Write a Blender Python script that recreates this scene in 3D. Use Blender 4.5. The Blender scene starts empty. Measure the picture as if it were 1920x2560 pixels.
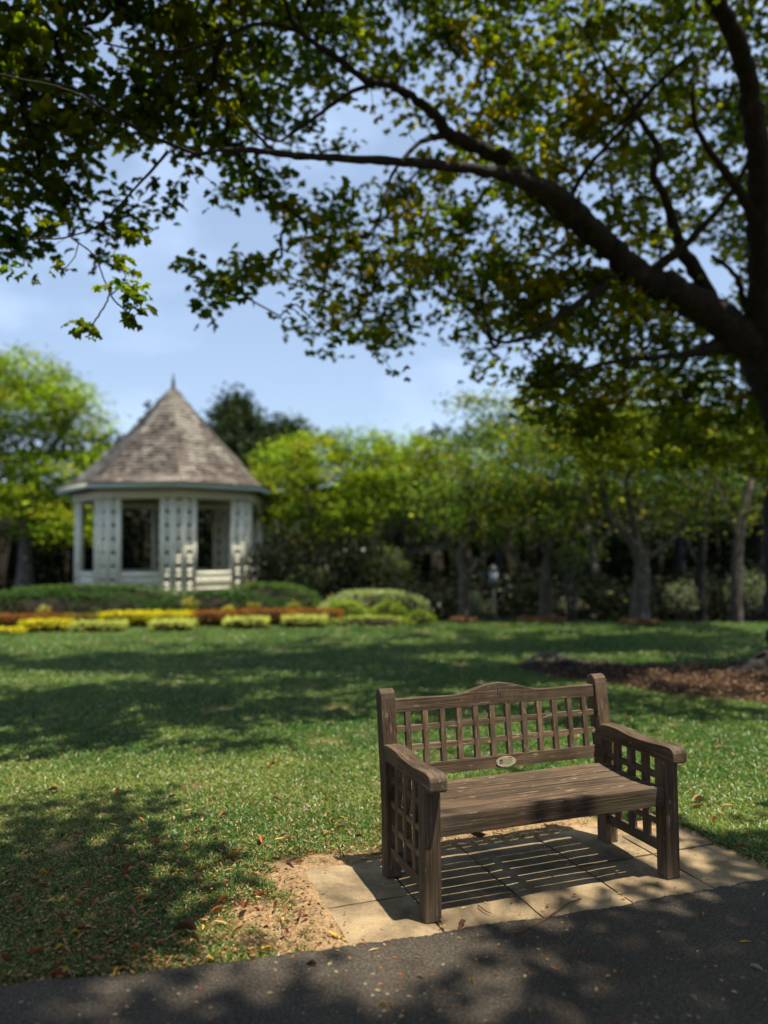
import bpy, bmesh, math, random
import numpy as np
from mathutils import Vector, Matrix

random.seed(7)
RNG = np.random.default_rng(11)
scene = bpy.context.scene

# ------------------------------------------------------------------ camera
F_PX, PITCH, ROLL, CAM_H = 1900.24, 0.0547, -0.0073, 1.5523
cam_data = bpy.data.cameras.new("camera")
cam = bpy.data.objects.new("camera", cam_data)
scene.collection.objects.link(cam)
cam_data.sensor_fit = 'VERTICAL'
cam_data.sensor_height = 36.0
cam_data.lens = F_PX / 2560.0 * 36.0
cam.matrix_world = Matrix.Translation((0, 0, CAM_H)) @ Matrix.Rotation(math.pi / 2 + PITCH, 4, 'X') @ Matrix.Rotation(ROLL, 4, 'Z')
cam_data.clip_start = 0.05
cam_data.clip_end = 600
cam_data.dof.use_dof = True
cam_data.dof.focus_distance = 3.75
cam_data.dof.aperture_fstop = 0.82
scene.camera = cam

# ------------------------------------------------------------------ light
SX, SY = 0.262, -0.172                       # horizontal step towards the sun per metre of height
sun_dir = Vector((SX, SY, 1)).normalized()
SUN_EL = math.asin(sun_dir.z)
SUN_AZ = math.atan2(sun_dir.x, sun_dir.y)    # from +Y, clockwise
world = bpy.data.worlds.new("World")
scene.world = world
world.use_nodes = True
wn, wl = world.node_tree.nodes, world.node_tree.links
wn.clear()
w_out = wn.new('ShaderNodeOutputWorld')
w_bg = wn.new('ShaderNodeBackground')
w_bg.inputs['Strength'].default_value = 0.10
sky = wn.new('ShaderNodeTexSky')
sky.sky_type = 'NISHITA'
sky.sun_disc = False
sky.sun_elevation = SUN_EL
sky.sun_rotation = SUN_AZ
sky.air_density = 1.0
sky.dust_density = 1.2
sky.ozone_density = 1.6
w_tc = wn.new('ShaderNodeTexCoord')
w_map = wn.new('ShaderNodeMapping')
w_map.inputs['Scale'].default_value = (1.0, 1.0, 2.3)
w_map.inputs['Location'].default_value = (0.35, 0.1, 0.2)
w_noise = wn.new('ShaderNodeTexNoise')
w_noise.inputs['Scale'].default_value = 3.2
w_noise.inputs['Detail'].default_value = 7
w_noise.inputs['Roughness'].default_value = 0.55
w_noise.inputs['Distortion'].default_value = 0.4
w_ramp = wn.new('ShaderNodeValToRGB')
w_ramp.color_ramp.elements[0].position = 0.50
w_ramp.color_ramp.elements[0].color = (0.25, 0.25, 0.25, 1)
w_ramp.color_ramp.elements[1].position = 0.78
w_ramp.color_ramp.elements[1].color = (0.6, 0.6, 0.6, 1)
w_mix = wn.new('ShaderNodeMixRGB')
w_mix.inputs['Color2'].default_value = (7.0, 8.7, 11.6, 1)
wl.new(w_tc.outputs['Generated'], w_map.inputs['Vector'])
wl.new(w_map.outputs['Vector'], w_noise.inputs['Vector'])
wl.new(w_noise.outputs['Fac'], w_ramp.inputs['Fac'])
wl.new(w_ramp.outputs['Color'], w_mix.inputs['Fac'])
wl.new(sky.outputs['Color'], w_mix.inputs['Color1'])
wl.new(w_mix.outputs['Color'], w_bg.inputs['Color'])
wl.new(w_bg.outputs['Background'], w_out.inputs['Surface'])

sun_data = bpy.data.lights.new("sun", 'SUN')
sun_data.energy = 5.0
sun_data.angle = math.radians(0.53)
sun_data.color = (1.0, 0.91, 0.74)
sun = bpy.data.objects.new("sun", sun_data)
scene.collection.objects.link(sun)
sun.rotation_euler = sun_dir.to_track_quat('Z', 'Y').to_euler()
sun.location = (5, -5, 30)

scene.view_settings.view_transform = 'Standard'
scene.view_settings.look = 'None'
scene.view_settings.gamma = 1
scene.view_settings.exposure = 0.55
scene.view_settings.use_curve_mapping = False
try:
    scene.cycles.max_bounces = 7
    scene.cycles.transparent_max_bounces = 6
    scene.cycles.caustics_reflective = False
    scene.cycles.caustics_refractive = False
except Exception:
    pass

# ------------------------------------------------------------------ geometry helpers
def ray(u, v):
    """direction (y-normalised later) through photo pixel u,v of 1920x2560"""
    r2 = (u - 960) / F_PX
    u2 = (1280 - v) / F_PX
    r = r2 * math.cos(ROLL) - u2 * math.sin(ROLL)
    uu = r2 * math.sin(ROLL) + u2 * math.cos(ROLL)
    return np.array([r, math.cos(PITCH) - uu * math.sin(PITCH), math.sin(PITCH) + uu * math.cos(PITCH)])

def at(u, v, y):
    d = ray(u, v)
    return np.array([0, 0, CAM_H]) + d * (y / d[1])

def ground(u, v, z=0.0):
    d = ray(u, v)
    t = (z - CAM_H) / d[2]
    return np.array([d[0] * t, d[1] * t, z])

def project(P):
    P = np.atleast_2d(P)
    x, y, z = P[:, 0], P[:, 1], P[:, 2] - CAM_H
    d = y * math.cos(PITCH) + z * math.sin(PITCH)
    uu = -y * math.sin(PITCH) + z * math.cos(PITCH)
    d = np.where(d > 0.05, d, np.nan)
    r2 = x * math.cos(ROLL) + uu * math.sin(ROLL)
    u2 = -x * math.sin(ROLL) + uu * math.cos(ROLL)
    return 960 + F_PX * r2 / d, 1280 - F_PX * u2 / d

def tag(o, label=None, cat=None, group=None, kind=None):
    if label: o["label"] = label
    if cat: o["category"] = cat
    if group: o["group"] = group
    if kind: o["kind"] = kind
    return o

def link(o, parent=None):
    scene.collection.objects.link(o)
    if parent is not None:
        o.parent = parent
    return o

def empty(name, loc, rz=0.0, label=None, cat=None, group=None):
    o = bpy.data.objects.new(name, None)
    o.empty_display_size = 0.2
    link(o)
    o.location = loc
    o.rotation_euler = (0, 0, rz)
    return tag(o, label, cat, group)

def obj_bm(name, bm, mat, parent=None, smooth=False):
    me = bpy.data.meshes.new(name)
    bm.normal_update()
    bm.to_mesh(me)
    bm.free()
    me.materials.append(mat)
    if smooth:
        me.polygons.foreach_set('use_smooth', [True] * len(me.polygons))
    return link(bpy.data.objects.new(name, me), parent)

def obj_np(name, V, faces, mat, parent=None, col=None, smooth=False):
    """V (n,3); faces list of int arrays each (m,k)"""
    me = bpy.data.meshes.new(name)
    V = np.asarray(V, dtype=np.float32)
    me.vertices.add(len(V))
    me.vertices.foreach_set('co', V.ravel())
    loops = np.concatenate([f.ravel() for f in faces]).astype(np.int32)
    tot = np.concatenate([np.full(len(f), f.shape[1], np.int32) for f in faces])
    start = np.concatenate([[0], np.cumsum(tot)[:-1]]).astype(np.int32)
    me.loops.add(len(loops))
    me.loops.foreach_set('vertex_index', loops)
    me.polygons.add(len(tot))
    me.polygons.foreach_set('loop_start', start)
    me.polygons.foreach_set('loop_total', tot)
    if smooth:
        me.polygons.foreach_set('use_smooth', np.ones(len(tot), dtype=bool))
    me.update(calc_edges=True)
    if col is not None:
        a = me.attributes.new('col', 'FLOAT_COLOR', 'POINT')
        c4 = np.ones((len(V), 4), np.float32)
        c4[:, :3] = col
        a.data.foreach_set('color', c4.ravel())
    me.materials.append(mat)
    return link(bpy.data.objects.new(name, me), parent)

class MB:
    """collects boxes, prisms, tubes into one mesh"""
    def __init__(s):
        s.v, s.f, s.n = [], {}, 0
    def add(s, V, F):
        V = np.asarray(V, float)
        s.v.append(V)
        for f in F:
            s.f.setdefault(len(f), []).append([i + s.n for i in f])
        s.n += len(V)
    def box(s, x0, x1, y0, y1, z0, z1, M=None):
        V = np.array([(x, y, z) for x in (x0, x1) for y in (y0, y1) for z in (z0, z1)], float)
        if M is not None:
            V = V @ np.array(M.to_3x3()).T + np.array(M.translation)
        s.add(V, [(0, 1, 3, 2), (4, 6, 7, 5), (0, 4, 5, 1), (2, 3, 7, 6), (0, 2, 6, 4), (1, 5, 7, 3)])
    def tube(s, P, R, k=6, cap=True):
        P = np.asarray(P, float)
        n = len(P)
        T = np.gradient(P, axis=0) if n > 2 else np.array([P[1] - P[0]] * 2)
        T /= np.linalg.norm(T, axis=1)[:, None] + 1e-9
        ref = np.array([0.31, 0.17, 0.93]) if abs(T[0][2]) < 0.9 else np.array([1.0, 0.1, 0])
        V = []
        a = np.arange(k) * 2 * math.pi / k
        N = None
        for i in range(n):
            if N is None:
                N = np.cross(T[i], ref)
            N = N - T[i] * np.dot(N, T[i])
            N /= np.linalg.norm(N) + 1e-9
            B = np.cross(T[i], N)
            V.append(P[i] + R[i] * (np.cos(a)[:, None] * N + np.sin(a)[:, None] * B))
        V = np.concatenate(V)
        F = [(i * k + j, i * k + (j + 1) % k, (i + 1) * k + (j + 1) % k, (i + 1) * k + j) for i in range(n - 1) for j in range(k)]
        if cap:
            F.append(tuple(range(k))[::-1])
            F.append(tuple((n - 1) * k + j for j in range(k)))
        s.add(V, F)
    def build(s, name, mat, parent=None, smooth=False):
        return obj_np(name, np.concatenate(s.v), [np.array(f) for f in s.f.values()], mat, parent, smooth=smooth)

def spline(P, n):
    """Catmull-Rom through rows of P"""
    P = np.asarray(P, float)
    Q = np.vstack([2 * P[0] - P[1], P, 2 * P[-1] - P[-2]])
    out = []
    for i in range(1, len(Q) - 2):
        for t in np.linspace(0, 1, n, endpoint=False):
            a, b, c, d = Q[i - 1], Q[i], Q[i + 1], Q[i + 2]
            out.append(0.5 * ((2 * b) + (c - a) * t + (2 * a - 5 * b + 4 * c - d) * t * t + (3 * b - a - 3 * c + d) * t ** 3))
    out.append(Q[-2])
    return np.array(out)

_perm = RNG.random((256, 256))
def vnoise(x, y):
    x = np.asarray(x, float); y = np.asarray(y, float)
    xi = np.floor(x).astype(int); yi = np.floor(y).astype(int)
    fx = x - xi; fy = y - yi
    fx = fx * fx * (3 - 2 * fx); fy = fy * fy * (3 - 2 * fy)
    g = lambda a, b: _perm[a % 256, b % 256]
    return (g(xi, yi) * (1 - fx) + g(xi + 1, yi) * fx) * (1 - fy) + (g(xi, yi + 1) * (1 - fx) + g(xi + 1, yi + 1) * fx) * fy

def fbm(x, y, o=3):
    s = 0; a = 0.5; t = 0
    for i in range(o):
        s = s + a * vnoise(x * 2 ** i + 17 * i, y * 2 ** i + 5 * i); t += a; a *= 0.5
    return s / t

# ------------------------------------------------------------------ materials
def new_mat(name):
    m = bpy.data.materials.new(name)
    m.use_nodes = True
    n = m.node_tree.nodes
    return m, n, m.node_tree.links, n['Principled BSDF']

def ramp(n, stops):
    r = n.new('ShaderNodeValToRGB')
    while len(r.color_ramp.elements) < len(stops):
        r.color_ramp.elements.new(0.5)
    for e, (p, c) in zip(r.color_ramp.elements, stops):
        e.position = p
        e.color = (*c, 1) if len(c) == 3 else c
    return r

def noise(n, l, vec, scale, detail=4, rough=0.55, dist=0.0):
    t = n.new('ShaderNodeTexNoise')
    t.inputs['Scale'].default_value = scale
    t.inputs['Detail'].default_value = detail
    t.inputs['Roughness'].default_value = rough
    t.inputs['Distortion'].default_value = dist
    if vec is not None: l.new(vec, t.inputs['Vector'])
    return t

def mapping(n, l, vec, scale=(1, 1, 1), loc=(0, 0, 0)):
    m = n.new('ShaderNodeMapping')
    m.inputs['Scale'].default_value = scale
    m.inputs['Location'].default_value = loc
    l.new(vec, m.inputs['Vector'])
    return m.outputs['Vector']

def mixc(n, l, fac, a, b, mode='MIX'):
    m = n.new('ShaderNodeMixRGB')
    m.blend_type = mode
    for sock, val in (('Fac', fac), ('Color1', a), ('Color2', b)):
        if hasattr(val, 'links') or isinstance(val, bpy.types.NodeSocket):
            l.new(val, m.inputs[sock])
        elif isinstance(val, (int, float)):
            m.inputs[sock].default_value = val
        else:
            m.inputs[sock].default_value = (*val, 1)
    return m.outputs['Color']

def bump(n, l, bsdf, h, strength=0.3, dist=0.01):
    b = n.new('ShaderNodeBump')
    b.inputs['Strength'].default_value = strength
    b.inputs['Distance'].default_value = dist
    l.new(h, b.inputs['Height'])
    l.new(b.outputs['Normal'], bsdf.inputs['Normal'])

def mat_leaf(name, trans=0.38, rough=0.42, tint=(1.25, 1.2, 0.45), spec=0.22):
    m, n, l, b = new_mat(name)
    at_ = n.new('ShaderNodeAttribute'); at_.attribute_name = 'col'
    l.new(at_.outputs['Color'], b.inputs['Base Color'])
    b.inputs['Roughness'].default_value = rough
    b.inputs['Specular IOR Level'].default_value = spec
    tr = n.new('ShaderNodeBsdfTranslucent')
    l.new(mixc(n, l, 1.0, at_.outputs['Color'], tint, 'MULTIPLY'), tr.inputs['Color'])
    mx = n.new('ShaderNodeMixShader'); mx.inputs['Fac'].default_value = trans
    l.new(b.outputs['BSDF'], mx.inputs[1]); l.new(tr.outputs['BSDF'], mx.inputs[2])
    l.new(mx.outputs['Shader'], n['Material Output'].inputs['Surface'])
    return m

def mat_wood(name, knot=False, pale=1.0):
    m, n, l, b = new_mat(name)
    at_ = n.new('ShaderNodeAttribute'); at_.attribute_name = 'gco'
    v = at_.outputs['Vector']
    oi = n.new('ShaderNodeObjectInfo')
    grain = noise(n, l, mapping(n, l, v, (3, 120, 120)), 1.0, 7, 0.62, 0.5)
    fine = noise(n, l, mapping(n, l, v, (9, 260, 260)), 1.0, 4, 0.6)
    wear = noise(n, l, mapping(n, l, v, (5, 16, 16)), 1.0, 5, 0.6)
    base = ramp(n, [(0.28, (0.022, 0.013, 0.008)), (0.5, (0.080, 0.052, 0.034)), (0.76, (0.200, 0.144, 0.100))])
    l.new(grain.outputs['Fac'], base.inputs['Fac'])
    dark = ramp(n, [(0.35, (0.62, 0.58, 0.55)), (0.62, (1.25, 1.2, 1.12))])
    l.new(wear.outputs['Fac'], dark.inputs['Fac'])
    c = mixc(n, l, 1.0, base.outputs['Color'], dark.outputs['Color'], 'MULTIPLY')
    # green algae film in broad patches
    alg = noise(n, l, mapping(n, l, v, (3, 6, 6), (3, 1, 7)), 1.0, 3)
    ra = ramp(n, [(0.52, (0, 0, 0)), (0.72, (0.28, 0.28, 0.28))])
    l.new(alg.outputs['Fac'], ra.inputs['Fac'])
    c = mixc(n, l, ra.outputs['Color'], c, (0.085, 0.085, 0.035))
    # pale bleached streaks where the surface has peeled
    st = noise(n, l, mapping(n, l, v, (11, 60, 60), (1, 9, 4)), 1.0, 3, 0.5, 0.4)
    rs = ramp(n, [(0.640 if pale > 1.2 else 0.655, (0, 0, 0)), (0.69, (0.85, 0.85, 0.85))])
    l.new(st.outputs['Fac'], rs.inputs['Fac'])
    c = mixc(n, l, rs.outputs['Color'], c, (0.25, 0.21, 0.145))
    # round lichen spots
    vo = n.new('ShaderNodeTexVoronoi'); vo.inputs['Scale'].default_value = 1.0
    vo.inputs['Randomness'].default_value = 1.0
    l.new(mapping(n, l, v, (10, 19, 19)), vo.inputs['Vector'])
    sel = n.new('ShaderNodeSeparateColor'); l.new(vo.outputs['Color'], sel.inputs['Color'])
    thr = n.new('ShaderNodeMath'); thr.operation = 'MULTIPLY_ADD'
    l.new(sel.outputs['Red'], thr.inputs[0]); thr.inputs[1].default_value = 1.3; thr.inputs[2].default_value = -1.0
    wob = noise(n, l, mapping(n, l, v, (60, 60, 60)), 1.0, 2)
    wm = n.new('ShaderNodeMath'); wm.operation = 'MULTIPLY_ADD'
    l.new(wob.outputs['Fac'], wm.inputs[0]); wm.inputs[1].default_value = 0.22
    l.new(vo.outputs['Distance'], wm.inputs[2])
    lt = n.new('ShaderNodeMath'); lt.operation = 'LESS_THAN'
    l.new(wm.outputs[0], lt.inputs[0]); l.new(thr.outputs[0], lt.inputs[1])
    lf = n.new('ShaderNodeMath'); lf.operation = 'MULTIPLY'; l.new(lt.outputs[0], lf.inputs[0]); lf.inputs[1].default_value = 0.7
    c = mixc(n, l, lf.outputs[0], c, (0.20, 0.175, 0.115))
    rnd = n.new('ShaderNodeMapRange')
    l.new(oi.outputs['Random'], rnd.inputs['Value'])
    rnd.inputs['To Min'].default_value = 0.7 * pale; rnd.inputs['To Max'].default_value = 1.3 * pale
    hs = n.new('ShaderNodeHueSaturation'); l.new(c, hs.inputs['Color']); l.new(rnd.outputs['Result'], hs.inputs['Value'])
    ge = n.new('ShaderNodeNewGeometry')
    rp = ramp(n, [(0.53, (0, 0, 0)), (0.60, (0.55, 0.55, 0.55))]); l.new(ge.outputs['Pointiness'], rp.inputs['Fac'])
    col = mixc(n, l, rp.outputs['Color'], hs.outputs['Color'], (0.24, 0.195, 0.14))
    hgt = mixc(n, l, 0.35, grain.outputs['Fac'], fine.outputs['Fac'])
    if knot:
        tc = n.new('ShaderNodeTexCoord')
        mp = mapping(n, l, tc.outputs['Object'], (42, 0, 24), (-0.66 * 42, 0, -0.812 * 24))
        kn = noise(n, l, mapping(n, l, tc.outputs['Object'], (70, 70, 70)), 1.0, 4)
        ln = n.new('ShaderNodeVectorMath'); ln.operation = 'LENGTH'; l.new(mp, ln.inputs[0])
        ad = n.new('ShaderNodeMath'); ad.operation = 'MULTIPLY_ADD'; l.new(kn.outputs['Fac'], ad.inputs[0]); ad.inputs[1].default_value = 1.6
        l.new(ln.outputs['Value'], ad.inputs[2])
        rk = ramp(n, [(0.9, (1, 1, 1)), (1.3, (0, 0, 0))])
        rk.color_ramp.elements[0].position = 0.78; rk.color_ramp.elements[1].position = 0.98
        mm = n.new('ShaderNodeMath'); mm.operation = 'MULTIPLY'; l.new(ad.outputs[0], mm.inputs[0]); mm.inputs[1].default_value = 0.62
        l.new(mm.outputs[0], rk.inputs['Fac'])
        wv = noise(n, l, mapping(n, l, tc.outputs['Object'], (160, 160, 110)), 1.0, 2)
        rw = ramp(n, [(0.5, (0.018, 0.012, 0.01)), (0.66, (0.16, 0.14, 0.11))])
        l.new(wv.outputs['Fac'], rw.inputs['Fac'])
        col = mixc(n, l, rk.outputs['Color'], col, rw.outputs['Color'])
    l.new(col, b.inputs['Base Color'])
    b.inputs['Roughness'].default_value = 0.72
    b.inputs['Specular IOR Level'].default_value = 0.3
    bump(n, l, b, hgt, 0.75, 0.004)
    return m

def mat_simple(name, c1, c2, scale=6, rough=0.8, bmp=0.2, bd=0.01, spec=0.3, obj=True, detail=5):
    m, n, l, b = new_mat(name)
    tc = n.new('ShaderNodeTexCoord')
    nz = noise(n, l, tc.outputs['Object'], scale, detail)
    r = ramp(n, [(0.33, c1), (0.68, c2)])
    l.new(nz.outputs['Fac'], r.inputs['Fac'])
    l.new(r.outputs['Color'], b.inputs['Base Color'])
    b.inputs['Roughness'].default_value = rough
    b.inputs['Specular IOR Level'].default_value = spec
    if bmp: bump(n, l, b, nz.outputs['Fac'], bmp, bd)
    return m

def mat_bark(name, c1, c2, c3, lich=0.5):
    m, n, l, b = new_mat(name)
    tc = n.new('ShaderNodeTexCoord')
    v = tc.outputs['Object']
    nz = noise(n, l, mapping(n, l, v, (1, 1, 0.35)), 14, 7, 0.65)
    r = ramp(n, [(0.32, c1), (0.66, c2)])
    l.new(nz.outputs['Fac'], r.inputs['Fac'])
    sp = noise(n, l, v, 5, 5, 0.7)
    rs = ramp(n, [(0.54, (0, 0, 0)), (0.66, (lich, lich, lich))])
    l.new(sp.outputs['Fac'], rs.inputs['Fac'])
    l.new(mixc(n, l, rs.outputs['Color'], r.outputs['Color'], c3), b.inputs['Base Color'])
    b.inputs['Roughness'].default_value = 0.9
    bump(n, l, b, nz.outputs['Fac'], 0.8, 0.03)
    return m

def mat_asphalt():
    m, n, l, b = new_mat('asphalt')
    tc = n.new('ShaderNodeTexCoord'); v = tc.outputs['Object']
    big = noise(n, l, v, 1.3, 5, 0.6)
    grit = noise(n, l, v, 95, 4, 0.75)
    r = ramp(n, [(0.3, (0.040, 0.034, 0.028)), (0.7, (0.082, 0.069, 0.054))])
    l.new(big.outputs['Fac'], r.inputs['Fac'])
    rg = ramp(n, [(0.34, (0.35, 0.35, 0.35)), (0.5, (0.95, 0.95, 0.95)), (0.66, (2.1, 2.0, 1.8))])
    l.new(grit.outputs['Fac'], rg.inputs['Fac'])
    c = mixc(n, l, 1.0, r.outputs['Color'], rg.outputs['Color'], 'MULTIPLY')
    vo = n.new('ShaderNodeTexVoronoi'); vo.inputs['Scale'].default_value = 38
    l.new(v, vo.inputs['Vector'])
    sc = n.new('ShaderNodeSeparateColor'); l.new(vo.outputs['Color'], sc.inputs['Color'])
    g1 = n.new('ShaderNodeMath'); g1.operation = 'GREATER_THAN'; l.new(sc.outputs['Red'], g1.inputs[0]); g1.inputs[1].default_value = 0.965
    g2 = n.new('ShaderNodeMath'); g2.operation = 'LESS_THAN'; l.new(vo.outputs['Distance'], g2.inputs[0]); g2.inputs[1].default_value = 0.26
    g3 = n.new('ShaderNodeMath'); g3.operation = 'MULTIPLY'; l.new(g1.outputs[0], g3.inputs[0]); l.new(g2.outputs[0], g3.inputs[1])
    c = mixc(n, l, g3.outputs[0], c, (0.24, 0.21, 0.16))
    l.new(c, b.inputs['Base Color'])
    b.inputs['Roughness'].default_value = 0.82
    b.inputs['Specular IOR Level'].default_value = 0.25
    bump(n, l, b, grit.outputs['Fac'], 0.6, 0.004)
    return m

def mat_slab():
    m, n, l, b = new_mat('sandy_concrete')
    tc = n.new('ShaderNodeTexCoord'); v = tc.outputs['Object']
    big = noise(n, l, v, 4, 6, 0.6)
    grit = noise(n, l, v, 130, 3, 0.7)
    r = ramp(n, [(0.28, (0.19, 0.137, 0.078)), (0.52, (0.33, 0.243, 0.138)), (0.75, (0.44, 0.33, 0.195))])
    l.new(big.outputs['Fac'], r.inputs['Fac'])
    rg = ramp(n, [(0.3, (0.72, 0.72, 0.7)), (0.6, (1.05, 1.05, 1.05))])
    l.new(grit.outputs['Fac'], rg.inputs['Fac'])
    c = mixc(n, l, 1.0, r.outputs['Color'], rg.outputs['Color'], 'MULTIPLY')
    st = noise(n, l, v, 2.1, 6, 0.7, 0.8)
    rst = ramp(n, [(0.36, (0.42, 0.43, 0.44)), (0.58, (1.06, 1.05, 1.05))]); l.new(st.outputs['Fac'], rst.inputs['Fac'])
    c = mixc(n, l, 1.0, c, rst.outputs['Color'], 'MULTIPLY')
    oi = n.new('ShaderNodeObjectInfo')
    rnd = n.new('ShaderNodeMapRange'); l.new(oi.outputs['Random'], rnd.inputs['Value'])
    rnd.inputs['To Min'].default_value = 0.85; rnd.inputs['To Max'].default_value = 1.12
    hs = n.new('ShaderNodeHueSaturation'); l.new(c, hs.inputs['Color']); l.new(rnd.outputs['Result'], hs.inputs['Value'])
    l.new(hs.outputs['Color'], b.inputs['Base Color'])
    b.inputs['Roughness'].default_value = 0.9
    bump(n, l, b, mixc(n, l, 0.4, grit.outputs['Fac'], big.outputs['Fac']), 0.5, 0.004)
    return m

def mat_lawn():
    m, n, l, b = new_mat('lawn_soil_and_thatch')
    at_ = n.new('ShaderNodeAttribute'); at_.attribute_name = 'col'
    tc = n.new('ShaderNodeTexCoord'); v = tc.outputs['Object']
    fine = noise(n, l, v, 45, 4, 0.7)
    rg = ramp(n, [(0.3, (0.45, 0.45, 0.45)), (0.65, (1.3, 1.3, 1.3))])
    l.new(fine.outputs['Fac'], rg.inputs['Fac'])
    mid = noise(n, l, v, 6, 5, 0.65)
    rm = ramp(n, [(0.3, (0.75, 0.75, 0.75)), (0.7, (1.2, 1.2, 1.2))])
    l.new(mid.outputs['Fac'], rm.inputs['Fac'])
    c = mixc(n, l, 1.0, at_.outputs['Color'], rg.outputs['Color'], 'MULTIPLY')
    c = mixc(n, l, 1.0, c, rm.outputs['Color'], 'MULTIPLY')
    l.new(c, b.inputs['Base Color'])
    b.inputs['Roughness'].default_value = 0.95
    b.inputs['Specular IOR Level'].default_value = 0.1
    bump(n, l, b, fine.outputs['Fac'], 0.8, 0.02)
    return m

M_WOOD = mat_wood('weathered_teak')
M_WOODK = mat_wood('weathered_teak_with_knot', knot=True)
M_LEAF = mat_leaf('tree_leaf', trans=0.56)
M_LEAFFAR = mat_leaf('far_leaf', trans=0.36, rough=0.62, spec=0.12)
M_GRASS = mat_leaf('grass_blade', trans=0.25, rough=0.38, tint=(1.15, 1.15, 0.5), spec=0.5)
M_DRY = mat_leaf('dry_leaf', trans=0.15, rough=0.6, tint=(1, .8, .5), spec=0.25)
M_BARK = mat_bark('dark_bark', (0.005, 0.0045, 0.004), (0.022, 0.018, 0.015), (0.085, 0.078, 0.066), 0.3)
M_BARKL = mat_bark('pale_bark', (0.035, 0.028, 0.022), (0.13, 0.11, 0.09), (0.30, 0.28, 0.23), 0.6)
M_WOODP = mat_wood('bleached_lit_teak', pale=1.45)  # paler weathered teak; also puts light on slats and cross rails into colour
M_ASPH = mat_asphalt()
M_SLAB = mat_slab()
M_LAWN = mat_lawn()
M_PAINT = mat_simple('cream_painted_timber', (0.80, 0.79, 0.62), (0.88, 0.86, 0.70), 3, 0.55, 0.05)
M_FASC = mat_simple('grey_green_fascia_paint', (0.62, 0.74, 0.67), (0.70, 0.80, 0.73), 3, 0.5, 0.05)
M_SOFF = mat_simple('soffit_board', (0.20, 0.19, 0.12), (0.30, 0.28, 0.18), 4, 0.8, 0.1)  # dark olive tone carries the shade under the eaves
M_DARK = mat_simple('painted_deep_shade', (0.010, 0.009, 0.007), (0.028, 0.024, 0.018), 3, 1.0, 0.3, 0.03, 0.05)  # near-black colour stands in for deep shade in hedge cores and bank
M_IRON = mat_simple('dark_iron', (0.012, 0.013, 0.012), (0.03, 0.032, 0.03), 12, 0.5, 0.1)
M_PLATE = mat_simple('pale_brass_plate', (0.34, 0.31, 0.20), (0.50, 0.46, 0.32), 25, 0.45, 0.05, 0.002, 0.5)
M_INK = mat_simple('black_ink', (0.01, 0.01, 0.01), (0.02, 0.02, 0.02), 10, 0.6, 0)
M_RED = mat_simple('red_paint', (0.45, 0.03, 0.01), (0.6, 0.05, 0.02), 10, 0.5, 0)
M_GLASS = mat_simple('frosted_lamp_glass', (0.22, 0.26, 0.28), (0.34, 0.38, 0.40), 5, 0.3, 0)

# ------------------------------------------------------------------ leaf builders
def rot_frames(n, up_bias=0.0, rng=RNG):
    """random orthonormal frames; up_bias pulls the normal to +Z"""
    N = rng.normal(size=(n, 3)); N /= np.linalg.norm(N, axis=1)[:, None]
    N[:, 2] = np.abs(N[:, 2])
    N = N * (1 - up_bias) + np.array([0, 0, 1.0]) * up_bias
    N /= np.linalg.norm(N, axis=1)[:, None]
    T = rng.normal(size=(n, 3)); T -= N * (T * N).sum(1)[:, None]
    T /= np.linalg.norm(T, axis=1)[:, None]
    return T, np.cross(N, T), N

def kites(P, T, B, N, L, Wd, droop=0.15, k0=0.45):
    """one folded kite (4 verts, 1 quad) per row"""
    n = len(P)
    L = np.broadcast_to(L, (n,))[:, None]; Wd = np.broadcast_to(Wd, (n,))[:, None]
    base = P
    mid = P + T * L * k0
    V = np.empty((n, 4, 3))
    V[:, 0] = base
    V[:, 1] = mid + B * Wd * 0.5 + N * Wd * 0.12
    V[:, 2] = P + T * L - N * L * droop
    V[:, 3] = mid - B * Wd * 0.5 + N * Wd * 0.12
    F = np.arange(n * 4).reshape(n, 4)
    return V.reshape(-1, 3), F

def palmate(P, size, rng=RNG, nl=5, up=0.3):
    n = len(P)
    T, B, N = rot_frames(n, up, rng)
    size = np.broadcast_to(size, (n,))
    Vs = []
    angs = np.linspace(-1.25, 1.25, nl)
    for a in angs:
        ja = a + rng.normal(0, 0.12, n)
        t = T * np.cos(ja)[:, None] + B * np.sin(ja)[:, None]
        b = -T * np.sin(ja)[:, None] + B * np.cos(ja)[:, None]
        ll = size * (0.62 - 0.12 * abs(a)) * rng.uniform(0.85, 1.1, n)
        V, _ = kites(P, t, b, N, ll, ll * 0.66, rng.uniform(0.05, 0.45, n)[:, None], 0.58)
        Vs.append(V.reshape(n, 4, 3))
    V = np.stack(Vs, 1).reshape(-1, 3)
    F = np.arange(len(V)).reshape(-1, 4)
    return V, F

def leaf_colors(n, base, var=0.25, yellow=0.0, rng=RNG, ycol=(0.42, 0.27, 0.02)):
    c = np.array(base)[None] * (1 + var * rng.normal(size=(n, 1)))
    c = c * (1 + 0.12 * rng.normal(size=(n, 3)))
    if np.ndim(yellow) or yellow > 0:
        w = (rng.random(n) < yellow)[:, None]
        c = np.where(w, np.array(ycol)[None] * (0.75 + 0.5 * rng.random((n, 1))), c)
    return np.clip(c, 0.005, 0.9)

# ================================================================== SETTING
BX, BY, YAW = 0.1624, 3.2766, 0.3403
cy, sy = math.cos(YAW), math.sin(YAW)
def b2w(x, y, z=0.0):
    return np.array([BX + x * cy - y * sy, BY + x * sy + y * cy, z])
def w2b(x, y):
    dx, dy = np.asarray(x) - BX, np.asarray(y) - BY
    return dx * cy + dy * sy, -dx * sy + dy * cy

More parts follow.
